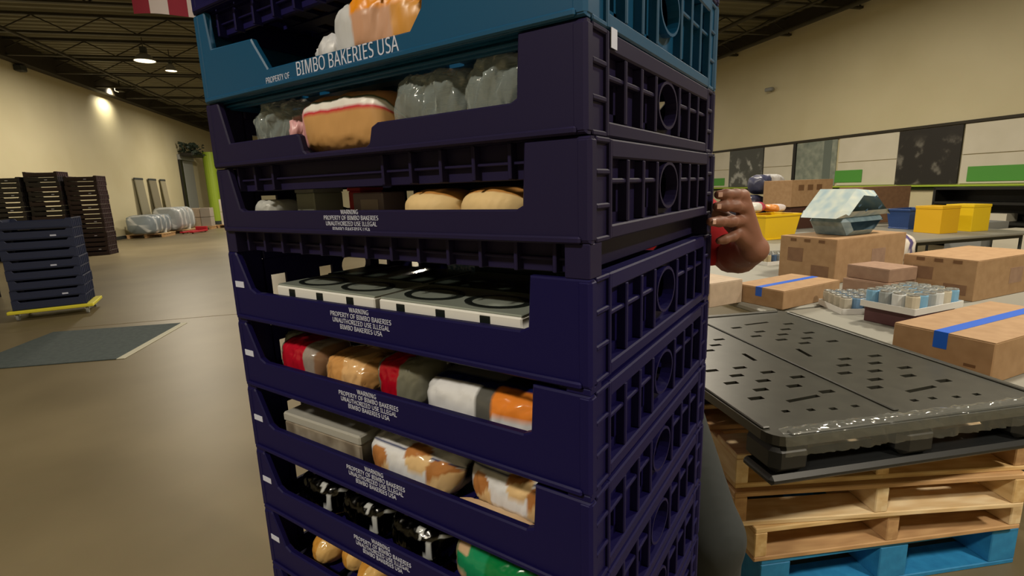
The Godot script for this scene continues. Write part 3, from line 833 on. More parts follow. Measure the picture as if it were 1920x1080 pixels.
func build_pallets():
	var h := 0.126
	wood_pallet(Vector3(1.14, 0.0, -1.25), deg_to_rad(-6.0), "bright blue painted pallet at the bottom of the pallet pile", 0.162, 0, [M.pallet_blue], "blue_pallet", 0.11)
	wood_pallet(Vector3(1.11, 0.162, -1.25), deg_to_rad(-7.0), "pale wooden pallet resting on the blue pallet", h, 0)
	wood_pallet(Vector3(1.045, 0.288, -1.28), deg_to_rad(-11.0), "pale wooden pallet in the middle of the pallet pile", h, 1)
	wood_pallet(Vector3(1.06, 0.414, -1.30), deg_to_rad(-11.0), "pale wooden pallet directly under the black plastic pallet", h, 2)
	# black plastic pallet: local origin near left bottom corner
	var t := thing("plastic_pallet", "black plastic pallet with slotted deck on the wooden pallets", "pallet", Vector3(1.02, 0.54, -1.10), deg_to_rad(-4.0))
	var w := 1.02
	var l := 1.27
	var ph := 0.16
	var deck := CSGCombiner3D.new()
	deck.name = "slotted_deck"
	t.add_child(deck)
	var poly := PackedVector2Array()
	for q in [[0.06, 0.06, PI], [w - 0.06, 0.06, -PI / 2], [w - 0.06, l - 0.06, 0.0], [0.06, l - 0.06, PI / 2]]:
		for k in 6:
			var a: float = q[2] + k * PI / 10
			poly.append(Vector2(q[0] + cos(a) * 0.06, q[1] + sin(a) * 0.06))
	var plate := CSGPolygon3D.new()
	plate.name = "plate"
	plate.polygon = poly
	plate.depth = 0.03
	plate.material = M.pallet_black
	plate.rotation.x = -PI / 2                       # polygon y -> -z, depth upward
	plate.position.y = ph
	deck.add_child(plate)
	var holes := [[1.74, -2.11], [1.79, -2.02], [1.72, -1.96], [2.02, -2.1], [1.93, -2.02], [1.85, -1.95], [1.78, -1.88], [1.98, -1.94], [1.9, -1.87], [1.83, -1.81], [1.96, -1.8], [1.53, -1.96], [1.46, -1.89], [1.38, -1.83], [1.23, -1.61], [1.35, -1.61], [1.28, -1.54], [1.21, -1.48], [1.41, -1.54], [1.33, -1.47], [1.26, -1.4], [1.19, -1.34], [1.47, -1.47], [1.39, -1.4], [1.45, -1.33], [1.8, -1.59], [1.73, -1.53], [1.66, -1.46], [1.94, -1.59], [1.86, -1.52], [1.78, -1.45], [1.7, -1.38], [1.63, -1.32], [1.91, -1.45], [1.84, -1.38], [1.9, -1.31], [1.4, -2.02], [1.33, -1.96], [1.28, -2.1], [1.48, -2.1]]
	for q in holes:
		slot(deck, t, Vector3(q[0], 0.7, q[1]), 0.052, 0.023, 0.0)
	for q in [[1.64, -1.2], [1.71, -1.2], [1.79, -1.19], [1.87, -1.19], [1.2, -1.23], [1.28, -1.22], [1.35, -1.21], [1.43, -1.21]]:
		slot(deck, t, Vector3(q[0], 0.7, q[1]), 0.024, 0.016, 0.0)
	for q in [[1.885, -2.15, 0.14, 0.1], [1.72, -1.7, 0.1, 1.4], [1.475, -1.71, 0.09, 1.5], [1.33, -1.30, 0.13, 0.12], [1.755, -1.27, 0.13, 0.12]]:
		slot(deck, t, Vector3(q[0], 0.7, q[1]), q[2], 0.018, q[3])
	part(t, "seam_ridge", box(Vector3(0.022, 0.008, l - 0.14), 0.003), M.pallet_black, Vector3(0.475, ph + 0.003, -l / 2))
	for s in [0, 1]:
		part(t, "rim", box(Vector3(w - 0.12, 0.008, 0.025), 0.003), M.pallet_black, Vector3(w / 2, ph + 0.003, -0.018 - s * (l - 0.036)))
		part(t, "rim", box(Vector3(0.025, 0.008, l - 0.12), 0.003), M.pallet_black, Vector3(0.018 + s * (w - 0.036), ph + 0.003, -l / 2))
	for i in 3:
		for j in 3:
			part(t, "foot", box(Vector3(0.13, ph - 0.06, 0.15), 0.025), M.pallet_foot, Vector3(0.075 + i * (w - 0.15) / 2, 0.03 + (ph - 0.06) / 2, -0.085 - j * (l - 0.17) / 2))
		part(t, "runner", box(Vector3(w - 0.01, 0.032, 0.14), 0.012), M.pallet_foot, Vector3(w / 2, 0.016, -0.08 - i * (l - 0.16) / 2))
	# torn stretch film clinging to the near rim
	var nz := FastNoiseLite.new()
	nz.seed = 5
	nz.frequency = 9.0
	var st := SurfaceTool.new()
	st.begin(Mesh.PRIMITIVE_TRIANGLES)
	st.set_smooth_group(0)
	for i in 81:
		for j in 13:
			var u := 0.03 + i * 0.0118
			var v := j / 12.0
			var a := v * 2.2
			var rr := 0.03 + 0.012 * absf(nz.get_noise_2d(u * 2.0, v * 0.6)) + 0.006 * nz.get_noise_2d(u * 5.0, v * 2.0)
			st.add_vertex(Vector3(u, ph - 0.018 + rr * cos(a - 0.5) - maxf(0.0, v - 0.6) * 0.08, -0.022 + rr * sin(a - 0.5) * (1.0 + 0.5 * absf(nz.get_noise_1d(u * 0.7)))))
	for i in 80:
		for j in 12:
			var a := i * 13 + j
			for k in [a, a + 14, a + 1, a, a + 13, a + 14]: st.add_index(k)
	st.generate_normals()
	var film := mat(Color(0.85, 0.88, 0.86, 0.05), 0.08)
	film.transparency = BaseMaterial3D.TRANSPARENCY_ALPHA
	part(t, "clinging_film", st.commit(), film).set_meta("label", "torn clear stretch film")

func slot(deck: Node, t: Node3D, at: Vector3, lx: float, lz: float, turn: float):
	var b := CSGBox3D.new()
	b.name = "hole"
	b.size = Vector3(lx, 0.1, lz)
	b.operation = CSGShape3D.OPERATION_SUBTRACTION
	b.material = M.pallet_black
	deck.add_child(b, true)
	# undo the shear of the photographed deck so rows stay square to the pallet
	var z := -(at.z + 1.10)
	b.position = Vector3(clampf(at.x - 1.03 - z * 0.14, 0.05, 0.97), 0.15, -z - 0.02)
	b.rotation.y = turn

# ---------------------------------------------------------------- person
func sdf_mesh(bones: Array, cell: float, k: float) -> ArrayMesh:      # bones: [a, b, ra, rb]
	var lo := Vector3(1e9, 1e9, 1e9)
	var hi := -lo
	for b in bones:
		var r := maxf(b[2], b[3]) + cell * 4
		for p in [b[0], b[1]]:
			lo = lo.min(p - Vector3.ONE * r)
			hi = hi.max(p + Vector3.ONE * r)
	var nx := int(ceil((hi.x - lo.x) / cell)) + 1
	var ny := int(ceil((hi.y - lo.y) / cell)) + 1
	var nz := int(ceil((hi.z - lo.z) / cell)) + 1
	var g := PackedFloat32Array()
	g.resize(nx * ny * nz)
	g.fill(1.0)
	for b in bones:
		var a: Vector3 = b[0]
		var e: Vector3 = b[1]
		var ra: float = b[2]
		var rb: float = b[3]
		var r := maxf(ra, rb) + cell * 3 + k
		var l := (a.min(e) - Vector3.ONE * r - lo) / cell
		var u := (a.max(e) + Vector3.ONE * r - lo) / cell
		var d := e - a
		var dd := maxf(d.length_squared(), 1e-9)
		for z in range(maxi(0, int(l.z)), mini(nz, int(u.z) + 1)):
			for y in range(maxi(0, int(l.y)), mini(ny, int(u.y) + 1)):
				var i := (z * ny + y) * nx
				for x in range(maxi(0, int(l.x)), mini(nx, int(u.x) + 1)):
					var p := lo + Vector3(x, y, z) * cell
					var t := clampf((p - a).dot(d) / dd, 0.0, 1.0)
					var q := p.distance_to(a + d * t) - lerpf(ra, rb, t)
					var o := g[i + x]
					var hh := maxf(k - absf(o - q), 0.0) / k
					g[i + x] = minf(o, q) - hh * hh * k * 0.25
	var st := SurfaceTool.new()
	st.begin(Mesh.PRIMITIVE_TRIANGLES)
	st.set_smooth_group(0)
	var ids := {}
	var count := 0
	for z in nz - 1:
		for y in ny - 1:
			for x in nx - 1:
				var i := (z * ny + y) * nx + x
				var c := [g[i], g[i + 1], g[i + nx], g[i + nx + 1], g[i + nx * ny], g[i + nx * ny + 1], g[i + nx * ny + nx], g[i + nx * ny + nx + 1]]
				var neg := 0
				for v in c: neg += 1 if v < 0.0 else 0
				if neg == 0 or neg == 8: continue
				var sum := Vector3.ZERO
				var m := 0
				for ed in [[0, 1], [2, 3], [4, 5], [6, 7], [0, 2], [1, 3], [4, 6], [5, 7], [0, 4], [1, 5], [2, 6], [3, 7]]:
					var va: float = c[ed[0]]
					var vb: float = c[ed[1]]
					if (va < 0.0) == (vb < 0.0): continue
					var t := va / (va - vb)
					var pa := Vector3(ed[0] & 1, (ed[0] >> 1) & 1, ed[0] >> 2)
					var pb := Vector3(ed[1] & 1, (ed[1] >> 1) & 1, ed[1] >> 2)
					sum += pa.lerp(pb, t)
					m += 1
				ids[i] = count
				count += 1
				st.add_vertex(lo + (Vector3(x, y, z) + sum / m) * cell)
	for i in ids:
		var x: int = i % nx
		var y: int = (i / nx) % ny
		var z: int = i / (nx * ny)
		if x < 1 or y < 1 or z < 1: continue
		for ax in 3:
			var step: int = [1, nx, nx * ny][ax]
			var s1: int = [nx, nx * ny, 1][ax]
			var s2: int = [nx * ny, 1, nx][ax]
			var va := g[i]
			var vb := g[i + step]
			if (va < 0.0) == (vb < 0.0): continue
			if not (ids.has(i - s1) and ids.has(i - s2) and ids.has(i - s1 - s2)): continue
			var q := [ids[i], ids[i - s1], ids[i - s1 - s2], ids[i - s2]]
			if va < 0.0:
				for n in [q[0], q[2], q[1], q[0], q[3], q[2]]: st.add_index(n)
			else:
				for n in [q[0], q[1], q[2], q[0], q[2], q[3]]: st.add_index(n)
	st.generate_normals()
	return st.commit()

func build_person():
	var base := hw(0.3, 1.42, 0)
	var t := thing("person", "person in a red shirt and dark trousers gripping the tray stack", "person", base)
	var v := func(r, d, y): return hw(r, d, y) - base
	var s := func(x, y, z): return sp(x, y, z) - base
	var pelvis: Vector3 = v.call(0.3, 1.44, 0.96)
	var chest: Vector3 = v.call(0.29, 1.42, 1.27)
	var neck: Vector3 = v.call(0.285, 1.41, 1.46)
	var skull: Vector3 = v.call(0.275, 1.39, 1.6)
	var face := -(stack_xf.basis.z * -1.0)             # facing the stack
	face = stack_xf.basis.z
	var side := stack_xf.basis.x
	var shl: Vector3 = v.call(0.39, 1.36, 1.4)
	var shr: Vector3 = v.call(0.14, 1.5, 1.39)
	var ell: Vector3 = v.call(0.55, 1.25, 1.235)
	var wrl: Vector3 = s.call(0.425, -0.135, -0.345)
	var elr: Vector3 = v.call(0.05, 1.42, 1.15)
	var wrr: Vector3 = s.call(-0.1, -0.3, -0.36)
	var hpl: Vector3 = v.call(0.385, 1.35, 0.9)
	var hpr: Vector3 = v.call(0.21, 1.5, 0.9)
	var knl: Vector3 = v.call(0.505, 1.19, 0.5)
	var knr: Vector3 = v.call(0.2, 1.52, 0.49)
	var anl: Vector3 = v.call(0.53, 1.23, 0.09)
	var anr: Vector3 = v.call(0.2, 1.62, 0.09)
	var legs := [[hpl, knl, 0.085, 0.06], [knl, anl, 0.058, 0.04], [hpr, knr, 0.085, 0.06], [knr, anr, 0.058, 0.04], [anl, anl + face * 0.15 - Vector3(0, 0.05, 0), 0.04, 0.032], [anr, anr + face * 0.15 - Vector3(0, 0.05, 0), 0.04, 0.032]]
	var torso := [[pelvis + side * 0.06, chest + side * 0.09, 0.115, 0.105], [pelvis - side * 0.06, chest - side * 0.09, 0.115, 0.105], [chest + side * 0.08, shl, 0.09, 0.06], [chest - side * 0.08, shr, 0.09, 0.06], [chest, neck, 0.1, 0.055]]
	var arms := [[shl, ell, 0.056, 0.037], [shr, elr, 0.058, 0.042]]
	var fore := [[ell, ell.lerp(wrl, 0.35), 0.036, 0.039], [ell.lerp(wrl, 0.35), wrl, 0.039, 0.027], [elr, elr.lerp(wrr, 0.35), 0.042, 0.046], [elr.lerp(wrr, 0.35), wrr, 0.046, 0.029]]
	# body: one mesh; hands and head on finer grids joined into the same mesh
	var st := SurfaceTool.new()
	st.append_from(sdf_mesh(legs.slice(0, 4) + torso + arms + fore + [[neck, skull, 0.052, 0.06]], 0.016, 0.03), 0, Transform3D.IDENTITY)
	var head := [[skull + Vector3(0, 0.045, 0) - face * 0.02, skull + Vector3(0, 0.05, 0) + face * 0.015, 0.083, 0.078], [skull + face * 0.03, skull - Vector3(0, 0.055, 0) + face * 0.045, 0.066, 0.045], [neck, skull, 0.052, 0.055],
		[skull + face * 0.09 + Vector3(0, 0.035, 0), skull + face * 0.112 - Vector3(0, 0.002, 0), 0.01, 0.015],
		[skull + face * 0.088 - Vector3(0, 0.036, 0) - side * 0.018, skull + face * 0.088 - Vector3(0, 0.036, 0) + side * 0.018, 0.009, 0.009],
		[skull + side * 0.08 + Vector3(0, 0.04, 0), skull + side * 0.08 - Vector3(0, 0.005, 0), 0.014, 0.011], [skull - side * 0.08 + Vector3(0, 0.04, 0), skull - side * 0.08 - Vector3(0, 0.005, 0), 0.014, 0.011]]
	st.append_from(sdf_mesh(head, 0.006, 0.012), 0, Transform3D.IDENTITY)
	# visible hand: knuckles stick out past the rear corner, fingertips lie on the side wall
	var kn := [s.call(0.405, -0.03, -0.30), s.call(0.408, -0.052, -0.305), s.call(0.406, -0.076, -0.305), s.call(0.400, -0.1, -0.3)]
	var p1 := [s.call(0.399, -0.026, -0.272), s.call(0.4, -0.047, -0.27), s.call(0.397, -0.074, -0.255), s.call(0.397, -0.104, -0.275)]
	var p2 := [s.call(0.386, -0.025, -0.252), s.call(0.386, -0.046, -0.25), s.call(0.383, -0.072, -0.222), s.call(0.386, -0.108, -0.26)]
	var p3 := [s.call(0.375, -0.025, -0.242), s.call(0.374, -0.046, -0.238), s.call(0.373, -0.071, -0.2), s.call(0.378, -0.11, -0.252)]
	var rr := [0.0098, 0.0102, 0.0098, 0.0086]
	var hand := []
	for k in 4:
		hand.append([wrl, kn[k], 0.02, 0.0135])
		hand.append([kn[k], p1[k], rr[k] + 0.0012, rr[k]])
		hand.append([p1[k], p2[k], rr[k], rr[k] * 0.93])
		hand.append([p2[k], p3[k], rr[k] * 0.93, rr[k] * 0.8])
	var th0: Vector3 = s.call(0.385, -0.085, -0.335)
	var th1: Vector3 = s.call(0.36, -0.06, -0.305)
	var th2: Vector3 = s.call(0.335, -0.045, -0.287)
	hand += [[wrl, th0, 0.022, 0.016], [th0, th1, 0.015, 0.012], [th1, th2, 0.012, 0.009]]
	hand.append([wrl, wrl.lerp(ell, 0.25), 0.027, 0.034])
	st.append_from(sdf_mesh(hand, 0.003, 0.006), 0, Transform3D.IDENTITY)
	# the other hand rests on the back of the stack
	var hr := []
	var palm: Vector3 = wrr + Vector3(0, 0.06, 0)
	for k in 4:
		var b: Vector3 = wrr + Vector3(0, 0.085, 0) + side * (0.03 - 0.02 * k)
		var c2: Vector3 = b + Vector3(0, [0.06, 0.066, 0.06, 0.048][k], 0) + face * 0.014
		hr += [[wrr, b, 0.02, 0.013], [b, c2, 0.0105, 0.0085]]
	hr += [[wrr, palm + side * 0.05, 0.02, 0.012], [palm + side * 0.05, palm + side * 0.075 + Vector3(0, 0.03, 0), 0.012, 0.009]]
	st.append_from(sdf_mesh(hr, 0.004, 0.006), 0, Transform3D.IDENTITY)
	part(t, "body", st.commit(), M.skin)
	for k in 3:
		var d: Vector3 = (p3[k] - p2[k]).normalized()
		var nn := (side - d * side.dot(d)).normalized()
		var o := part(t, "fingernail", box(Vector3(0.0014, 0.0085, 0.009), 0.0006), M.nail)
		o.transform = Transform3D(Basis(nn, d.cross(nn).normalized(), d), p3[k] + nn * rr[k] * 0.84 + d * 0.001)
	var grow := func(list, by): return list.map(func(b): return [b[0], b[1], b[2] + by, b[3] + by])
	part(t, "shirt", sdf_mesh(grow.call(torso.slice(0, 4) + [[chest, neck - Vector3(0, 0.03, 0), 0.1, 0.06], [shl, shl.lerp(ell, 0.72), 0.066, 0.062], [shr, shr.lerp(elr, 0.72), 0.066, 0.062]], 0.012), 0.014, 0.03), M.shirt).set_meta("label", "red short sleeved shirt")
	part(t, "trousers", sdf_mesh(grow.call([[pelvis + side * 0.06, hpl, 0.115, 0.1], [pelvis - side * 0.06, hpr, 0.115, 0.1], [hpl, knl, 0.09, 0.072], [knl, anl, 0.07, 0.06], [hpr, knr, 0.09, 0.072], [knr, anr, 0.07, 0.06]], 0.01), 0.014, 0.03), M.trousers).set_meta("label", "dark grey trousers")
	for a in [anl, anr]:
		var sm := sdf_mesh([[a - face * 0.03 - Vector3(0, 0.045, 0), a + face * 0.15 - Vector3(0, 0.052, 0), 0.044, 0.037], [a, a - face * 0.02 - Vector3(0, 0.03, 0), 0.046, 0.046]], 0.008, 0.02)
		part(t, "shoe", sm, M.shoe)
	part(t, "hair", sdf_mesh([[skull + Vector3(0, 0.062, 0) - face * 0.03, skull + Vector3(0, 0.075, 0) + face * 0.01, 0.086, 0.076], [skull + Vector3(0, 0.05, 0) - face * 0.035, skull - Vector3(0, 0.01, 0) - face * 0.045, 0.082, 0.06]], 0.008, 0.015), M.hair)
	for q in [-1.0, 1.0]:
		var eye := part(t, "eye", SphereMesh.new(), M.white, skull + face * 0.083 + side * 0.03 * q + Vector3(0, 0.03, 0))
		eye.scale = Vector3.ONE * 0.02

# ---------------------------------------------------------------- far tray stacks, mat, goods along the left wall
func far_tray_mesh(h: float) -> ArrayMesh:
	var key := "far_tray%.3f" % h
	if mesh_cache.has(key): return mesh_cache[key]
	var st := new_st()
	var fp := PackedVector2Array([Vector2(-0.36, 0), Vector2(0.36, 0), Vector2(0.36, 0.122), Vector2(0.3, 0.122), Vector2(0.28, 0.096), Vector2(-0.28, 0.096), Vector2(-0.3, 0.122), Vector2(-0.36, 0.122)])
	add_prism(st, fp, TD / 2 - 0.014, TD / 2, 0.003)
	add_prism(st, fp, -TD / 2, -TD / 2 + 0.014, 0.003)
	add_box(st, Vector3(0, 0.02, TD / 2 + 0.002), Vector3(TW - 0.06, 0.012, 0.01), 0.003)
	for sx in [-1.0, 1.0]:
		add_box(st, Vector3(sx * (TW / 2 - 0.014), 0.061, 0), Vector3(0.008, 0.122, TD - 0.03))
		add_box(st, Vector3(sx * (TW / 2 - 0.008), 0.113, 0), Vector3(0.016, 0.016, TD - 0.03), 0.003)
		for k in 5: add_box(st, Vector3(sx * (TW / 2 - 0.006), 0.055, -0.2 + k * 0.1), Vector3(0.012, 0.1, 0.014), 0.002)
	add_box(st, Vector3(0, 0.004, 0), Vector3(TW - 0.02, 0.008, TD - 0.02))
	mesh_cache[key] = fin(st)
	return mesh_cache[key]

func far_stack(at: Vector3, turn: float, n: int, pitch: float, m: Array, labels: Callable, group: String, skew := 0.0):
	var rng := RandomNumberGenerator.new()
	rng.seed = int(absf(at.x * 100) + n)
	for k in n:
		var t := thing("bread_tray", labels.call(k), "tray", at + Vector3(rng.randf_range(-1, 1) * skew, pitch * k, rng.randf_range(-1, 1) * skew), turn, group)
		part(t, "tray_body", far_tray_mesh(pitch), m[k % m.size()])
		if k % 3 == 1: part(t, "sticker", box(Vector3(0.06, 0.03, 0.001)), M.print_white, Vector3(0.1 + 0.06 * (k % 2), 0.03, TD / 2 + 0.001))

func build_left_side():
	# dark floor mat with pale worn edge
	var st := new_st()
	var c := [Vector3(-2.44, 0.008, -5.36), Vector3(-2.5, 0.008, -6.66), Vector3(-3.72, 0.008, -6.55), Vector3(-3.78, 0.008, -5.22)]
	add_prism(st, PackedVector2Array([Vector2(0, 0), Vector2(1.3, 0), Vector2(1.3, 1.3), Vector2(0, 1.3)]), 0.0, 0.01, 0.003)
	var m := thing("floor_mat", "slate grey rectangular mat lying on the concrete floor", "mat", Vector3(-3.76, 0.0, -5.27), deg_to_rad(-4.0))
	var mm := part(m, "rubber_sheet", fin(st), M.mat_floor, Vector3.ZERO, Vector3(-PI / 2, 0, 0))
	part(m, "worn_edge", box(Vector3(0.07, 0.006, 1.3), 0.002), mat(Color("b9b6a4"), 0.7), Vector3(1.336, 0.004, -0.65)).set_meta("label", "pale worn edge strip")
	# blue trays on a yellow dolly
	var at := Vector3(-4.22, 0, -7.75)
	var turn := deg_to_rad(16.0)
	var d := thing("tray_dolly", "pale yellow dolly under the far stack of blue trays", "dolly", at, turn)
	part(d, "frame", box(Vector3(0.84, 0.04, 0.62), 0.008), M.yellow_pale, Vector3(0, 0.11, 0))
	for q in [[-1, -1], [-1, 1], [1, -1], [1, 1]]:
		part(d, "caster", lathe([[0.0, -0.015], [0.038, -0.015], [0.044, -0.01], [0.044, 0.01], [0.038, 0.015], [0.0, 0.015]], 14), M.grey, Vector3(q[0] * 0.34, 0.045, q[1] * 0.24), Vector3(0, 0, PI / 2))
		part(d, "fork", box(Vector3(0.05, 0.05, 0.03)), M.steel_bright, Vector3(q[0] * 0.34, 0.085, q[1] * 0.24))
	far_stack(at + Vector3(0, 0.131, 0), turn, 9, 0.123, [M.blue_tray], func(k): return "blue plastic tray, %s up from the yellow dolly" % ORD[k], "blue trays on the yellow dolly", 0.008)
	# dark stacks against the wall
	for i in 3:
		var mats := [[M.dark_tray], [M.dark_tray, M.dark_tray, M.maroon_tray], [M.maroon_tray]][i] as Array
		var names := ["black tray, %s from the floor in the stack touching the cream wall", "dark tray, %s from the floor in the middle of three stacks", "maroon tray, %s from the floor in the stack away from the wall"]
		far_stack(Vector3(-9.15 + i * 0.78, 0.002, -15.9 - 0.12 * i), 0.05, [17, 18, 17][i], 0.123, mats, func(k): return names[i] % ORD[k], ["black trays by the wall", "dark mixed trays by the wall", "maroon trays by the wall"][i], 0.012)
	# second dark row in front, cut by the frame
	far_stack(Vector3(-6.2, 0.002, -9.2), 0.2, 13, 0.123, [M.dark_tray], func(k): return "black tray, %s from the floor in the stack behind the blue trays" % ORD[k], "black trays behind the blue stack", 0.012)
	# wrapped goods along the wall
	for q in [[Vector3(-8.8, 0.14, -22.7), Vector3(1.6, 0.72, 1.0), 41, "7f8a92", "grey blue tarpaulin covered pallet load by the cream wall", 1.45], [Vector3(-8.6, 0.14, -24.6), Vector3(1.5, 0.95, 1.1), 42, "9aa0a4", "pale blue film wrapped load next to the tarpaulin load", 1.4]]:
		goods_pallet(q[0] * Vector3(1, 0, 1))
		var t := thing("wrapped_load", q[4], "load", q[0], q[5])
		var base := lin(q[3])
		part(t, "wrap", lump(q[1], q[2], 0.07, func(u, a): return base if fposmod(u * 5.0 + a * 2.0, 1.0) < 0.8 else base.lerp(Color.WHITE, 0.5), 5.0, 0.5, 34, 30, 3.0), M.vc)
		part(t, "tie_strap", box(Vector3(0.04, q[1].y * 0.96, q[1].z * 1.01), 0.01), M.white, Vector3(0.1, q[1].y * 0.48, 0))
	goods_pallet(Vector3(-8.3, 0, -26.6))
	var rng := RandomNumberGenerator.new()
	rng.seed = 3
	for k in 6:
		carton(Vector3(-8.7 + (k % 3) * 0.42, 0.15 + (k / 3) * 0.42, -26.4), Vector3(0.4, 0.4, 0.6), 0.02, [mat(Color("b89a93"), 0.7), M.card_pale, mat(Color("a3998f"), 0.7)][k % 3], "pinkish film wrapped carton on the pallet by the wall", "film wrapped cartons by the wall")
	goods_pallet(Vector3(-7.0, 0, -27.4))
	for k in 4:
		carton(Vector3(-7.2 + (k % 2) * 0.5, 0.15 + (k / 2) * 0.6, -27.2), Vector3(0.48, 0.58, 0.6), -0.03, [M.wall_white, M.grey][k % 2], "whitish carton stacked beside the film wrapped cartons", "whitish cartons by the wall")
	thing_red_strap()
	# boards leaning on the wall behind the goods
	for q in [[-24.2, 0.72, "8c8772", "tall grey brown board leaning on the wall behind the tarpaulin"], [-25.5, 0.7, "7d7763", "tall brown board leaning between two others on the wall"], [-26.6, 0.5, "9a937b", "tall pale narrow board leaning near the dark doorway"]]:
		var t := thing("leaning_board", q[3], "board", Vector3(WL + 0.14, 0, q[0]))
		part(t, "sheet", box(Vector3(0.04, 2.3, q[1]), 0.005), mat(Color(q[2]), 0.7), Vector3(0, 1.15, 0), Vector3(0, 0, 0.06))
		part(t, "end_cap", box(Vector3(0.06, 0.08, q[1] + 0.02), 0.005), M.grey_dark, Vector3(-0.068, 2.27, 0), Vector3(0, 0, 0.06))
	# doorway with grey leaf, dark sign and lime column
	var dr := structure("door_1")
	part(dr, "frame", box(Vector3(0.1, 3.4, 0.35), 0.01), M.black, Vector3(WL + 0.05, 1.7, -29.2))
	part(dr, "leaf", box(Vector3(0.06, 3.3, 1.4), 0.01), M.grey, Vector3(WL + 0.04, 1.65, -30.2))
	part(dr, "lintel", box(Vector3(0.12, 0.25, 2.0), 0.01), M.grey, Vector3(WL + 0.06, 3.45, -30.0))
	var sg := thing("hanging_plant", "dark green foliage mass hanging above the grey door", "plant", Vector3(WL + 0.45, 3.55, -29.8))
	var fol := new_st()
	for k in 160:
		var p := Vector3(rng.randf_range(-0.35, 0.35), rng.randf_range(0.0, 0.6), rng.randf_range(-0.9, 0.9))
		var b := Basis.from_euler(Vector3(rng.randf() * TAU, rng.randf() * TAU, rng.randf() * TAU))
		var s := rng.randf_range(0.08, 0.16)
		quad(fol, p + b * Vector3(-s, 0, 0), p + b * Vector3(0, 0.01, -s * 0.4), p + b * Vector3(s, 0.02, 0), p + b * Vector3(0, 0, s * 0.4))
	var fo := part(sg, "foliage", fin(fol), mat(Color("26352a"), 0.6))
	fo.set_meta("kind", "stuff")
	part(sg, "planter", box(Vector3(0.5, 0.16, 1.7), 0.02), M.black, Vector3(0, 0.02, 0))
	part(sg, "wall_bracket", box(Vector3(0.3, 0.05, 0.1)), M.black, Vector3(-0.3, 0.02, 0))
	var col := thing("column", "lime green column standing beside the grey door", "column", Vector3(-8.75, 0, -31.0))
	part(col, "shaft", lathe([[0.0, 0.0], [0.3, 0.0], [0.3, 3.8], [0.0, 3.8]], 20), M.lime)
	part(col, "base_ring", lathe([[0.31, 0.0], [0.36, 0.0], [0.36, 0.15], [0.31, 0.18]], 20), M.grey_dark)

func thing_red_strap():
	var t := thing("red_pallet_jack", "low red pallet jack in front of the wrapped load", "pallet jack", Vector3(-7.7, 0, -23.9), 1.3)
	for s in [-1, 1]: part(t, "fork", box(Vector3(1.0, 0.06, 0.16), 0.01), M.red, Vector3(0.0, 0.07, s * 0.2))
	part(t, "front_plate", box(Vector3(0.1, 0.2, 0.5), 0.02), M.red, Vector3(0.52, 0.14, 0))
	for s in [-1, 1]: part(t, "wheel", lathe([[0.0, -0.02], [0.04, -0.02], [0.04, 0.02], [0.0, 0.02]], 12), M.black, Vector3(-0.4, 0.04, s * 0.2), Vector3(PI / 2, 0, 0))
	for s in [-1, 1]: part(t, "wheel", lathe([[0.0, -0.02], [0.07, -0.02], [0.07, 0.02], [0.0, 0.02]], 12), M.black, Vector3(0.6, 0.07, s * 0.1), Vector3(PI / 2, 0, 0))

func goods_pallet(at: Vector3):
	var t := thing("goods_pallet", "low wooden pallet carrying goods along the cream wall", "pallet", at, 0, "pallets along the cream wall")
	for k in 5: part(t, "deck_board", box(Vector3(1.3, 0.02, 0.16), 0.003), M.wood[k % 3], Vector3(0, 0.13, -0.48 + k * 0.24))
	for k in 3: part(t, "stringer", box(Vector3(0.09, 0.12, 1.12), 0.003), M.wood[1], Vector3(-0.58 + k * 0.58, 0.06, 0))

# ---------------------------------------------------------------- goods on the right
func carton(at: Vector3, s: Vector3, turn: float, m: Material, label: String, group := "", called := "carton") -> Node3D:
	var t := thing(called, label, "box", at, turn, group)
	part(t, "body", box(s, 0.004), m, Vector3(0, s.y / 2, 0))
	part(t, "flap", box(Vector3(s.x - 0.004, 0.003, s.z / 2 - 0.002), 0.001), m, Vector3(0, s.y + 0.0012, s.z / 4), Vector3(0.004, 0, 0))
	part(t, "flap", box(Vector3(s.x - 0.004, 0.003, s.z / 2 - 0.002), 0.001), m, Vector3(0, s.y + 0.0012, -s.z / 4), Vector3(-0.004, 0, 0))
	return t

# box from its seen corners on the table: near corner n, left corner l, right corner r (plan), top height
func corner_box(n: Vector3, l: Vector3, r: Vector3, base: float, top: float, m: Material, label: String) -> Array:
	var dr := Vector3(r.x - n.x, 0, r.z - n.z)
	var dl := Vector3(l.x - n.x, 0, l.z - n.z)
	var ax := (dr.normalized() + dl.normalized().rotated(Vector3.UP, -PI / 2)).normalized()
	var turn := atan2(-ax.z, ax.x)
	var s := Vector3(dr.length(), top - base, dl.length())
	var c := Vector3(n.x, base, n.z) + Basis(Vector3.UP, turn) * Vector3(s.x / 2, 0, -s.z / 2)
	return [carton(c, s, turn, m, label), s]

func table(at: Vector3, size: Vector3, label: String, turn := 0.0):
	var t := thing("folding_table", label, "table", at, turn)
	part(t, "table_top", box(Vector3(size.x, 0.04, size.z), 0.01), mat(Color("8b8a82"), 0.5), Vector3(0, size.y - 0.02, 0))
	for q in [[-1, -1], [-1, 1], [1, -1], [1, 1]]:
		part(t, "leg", box(Vector3(0.03, size.y - 0.04, 0.03), 0.004), M.grey_dark, Vector3(q[0] * (size.x / 2 - 0.1), (size.y - 0.04) / 2, q[1] * (size.z / 2 - 0.1)))
	part(t, "apron", box(Vector3(size.x - 0.2, 0.05, 0.02)), M.grey_dark, Vector3(0, size.y - 0.065, size.z / 2 - 0.1))

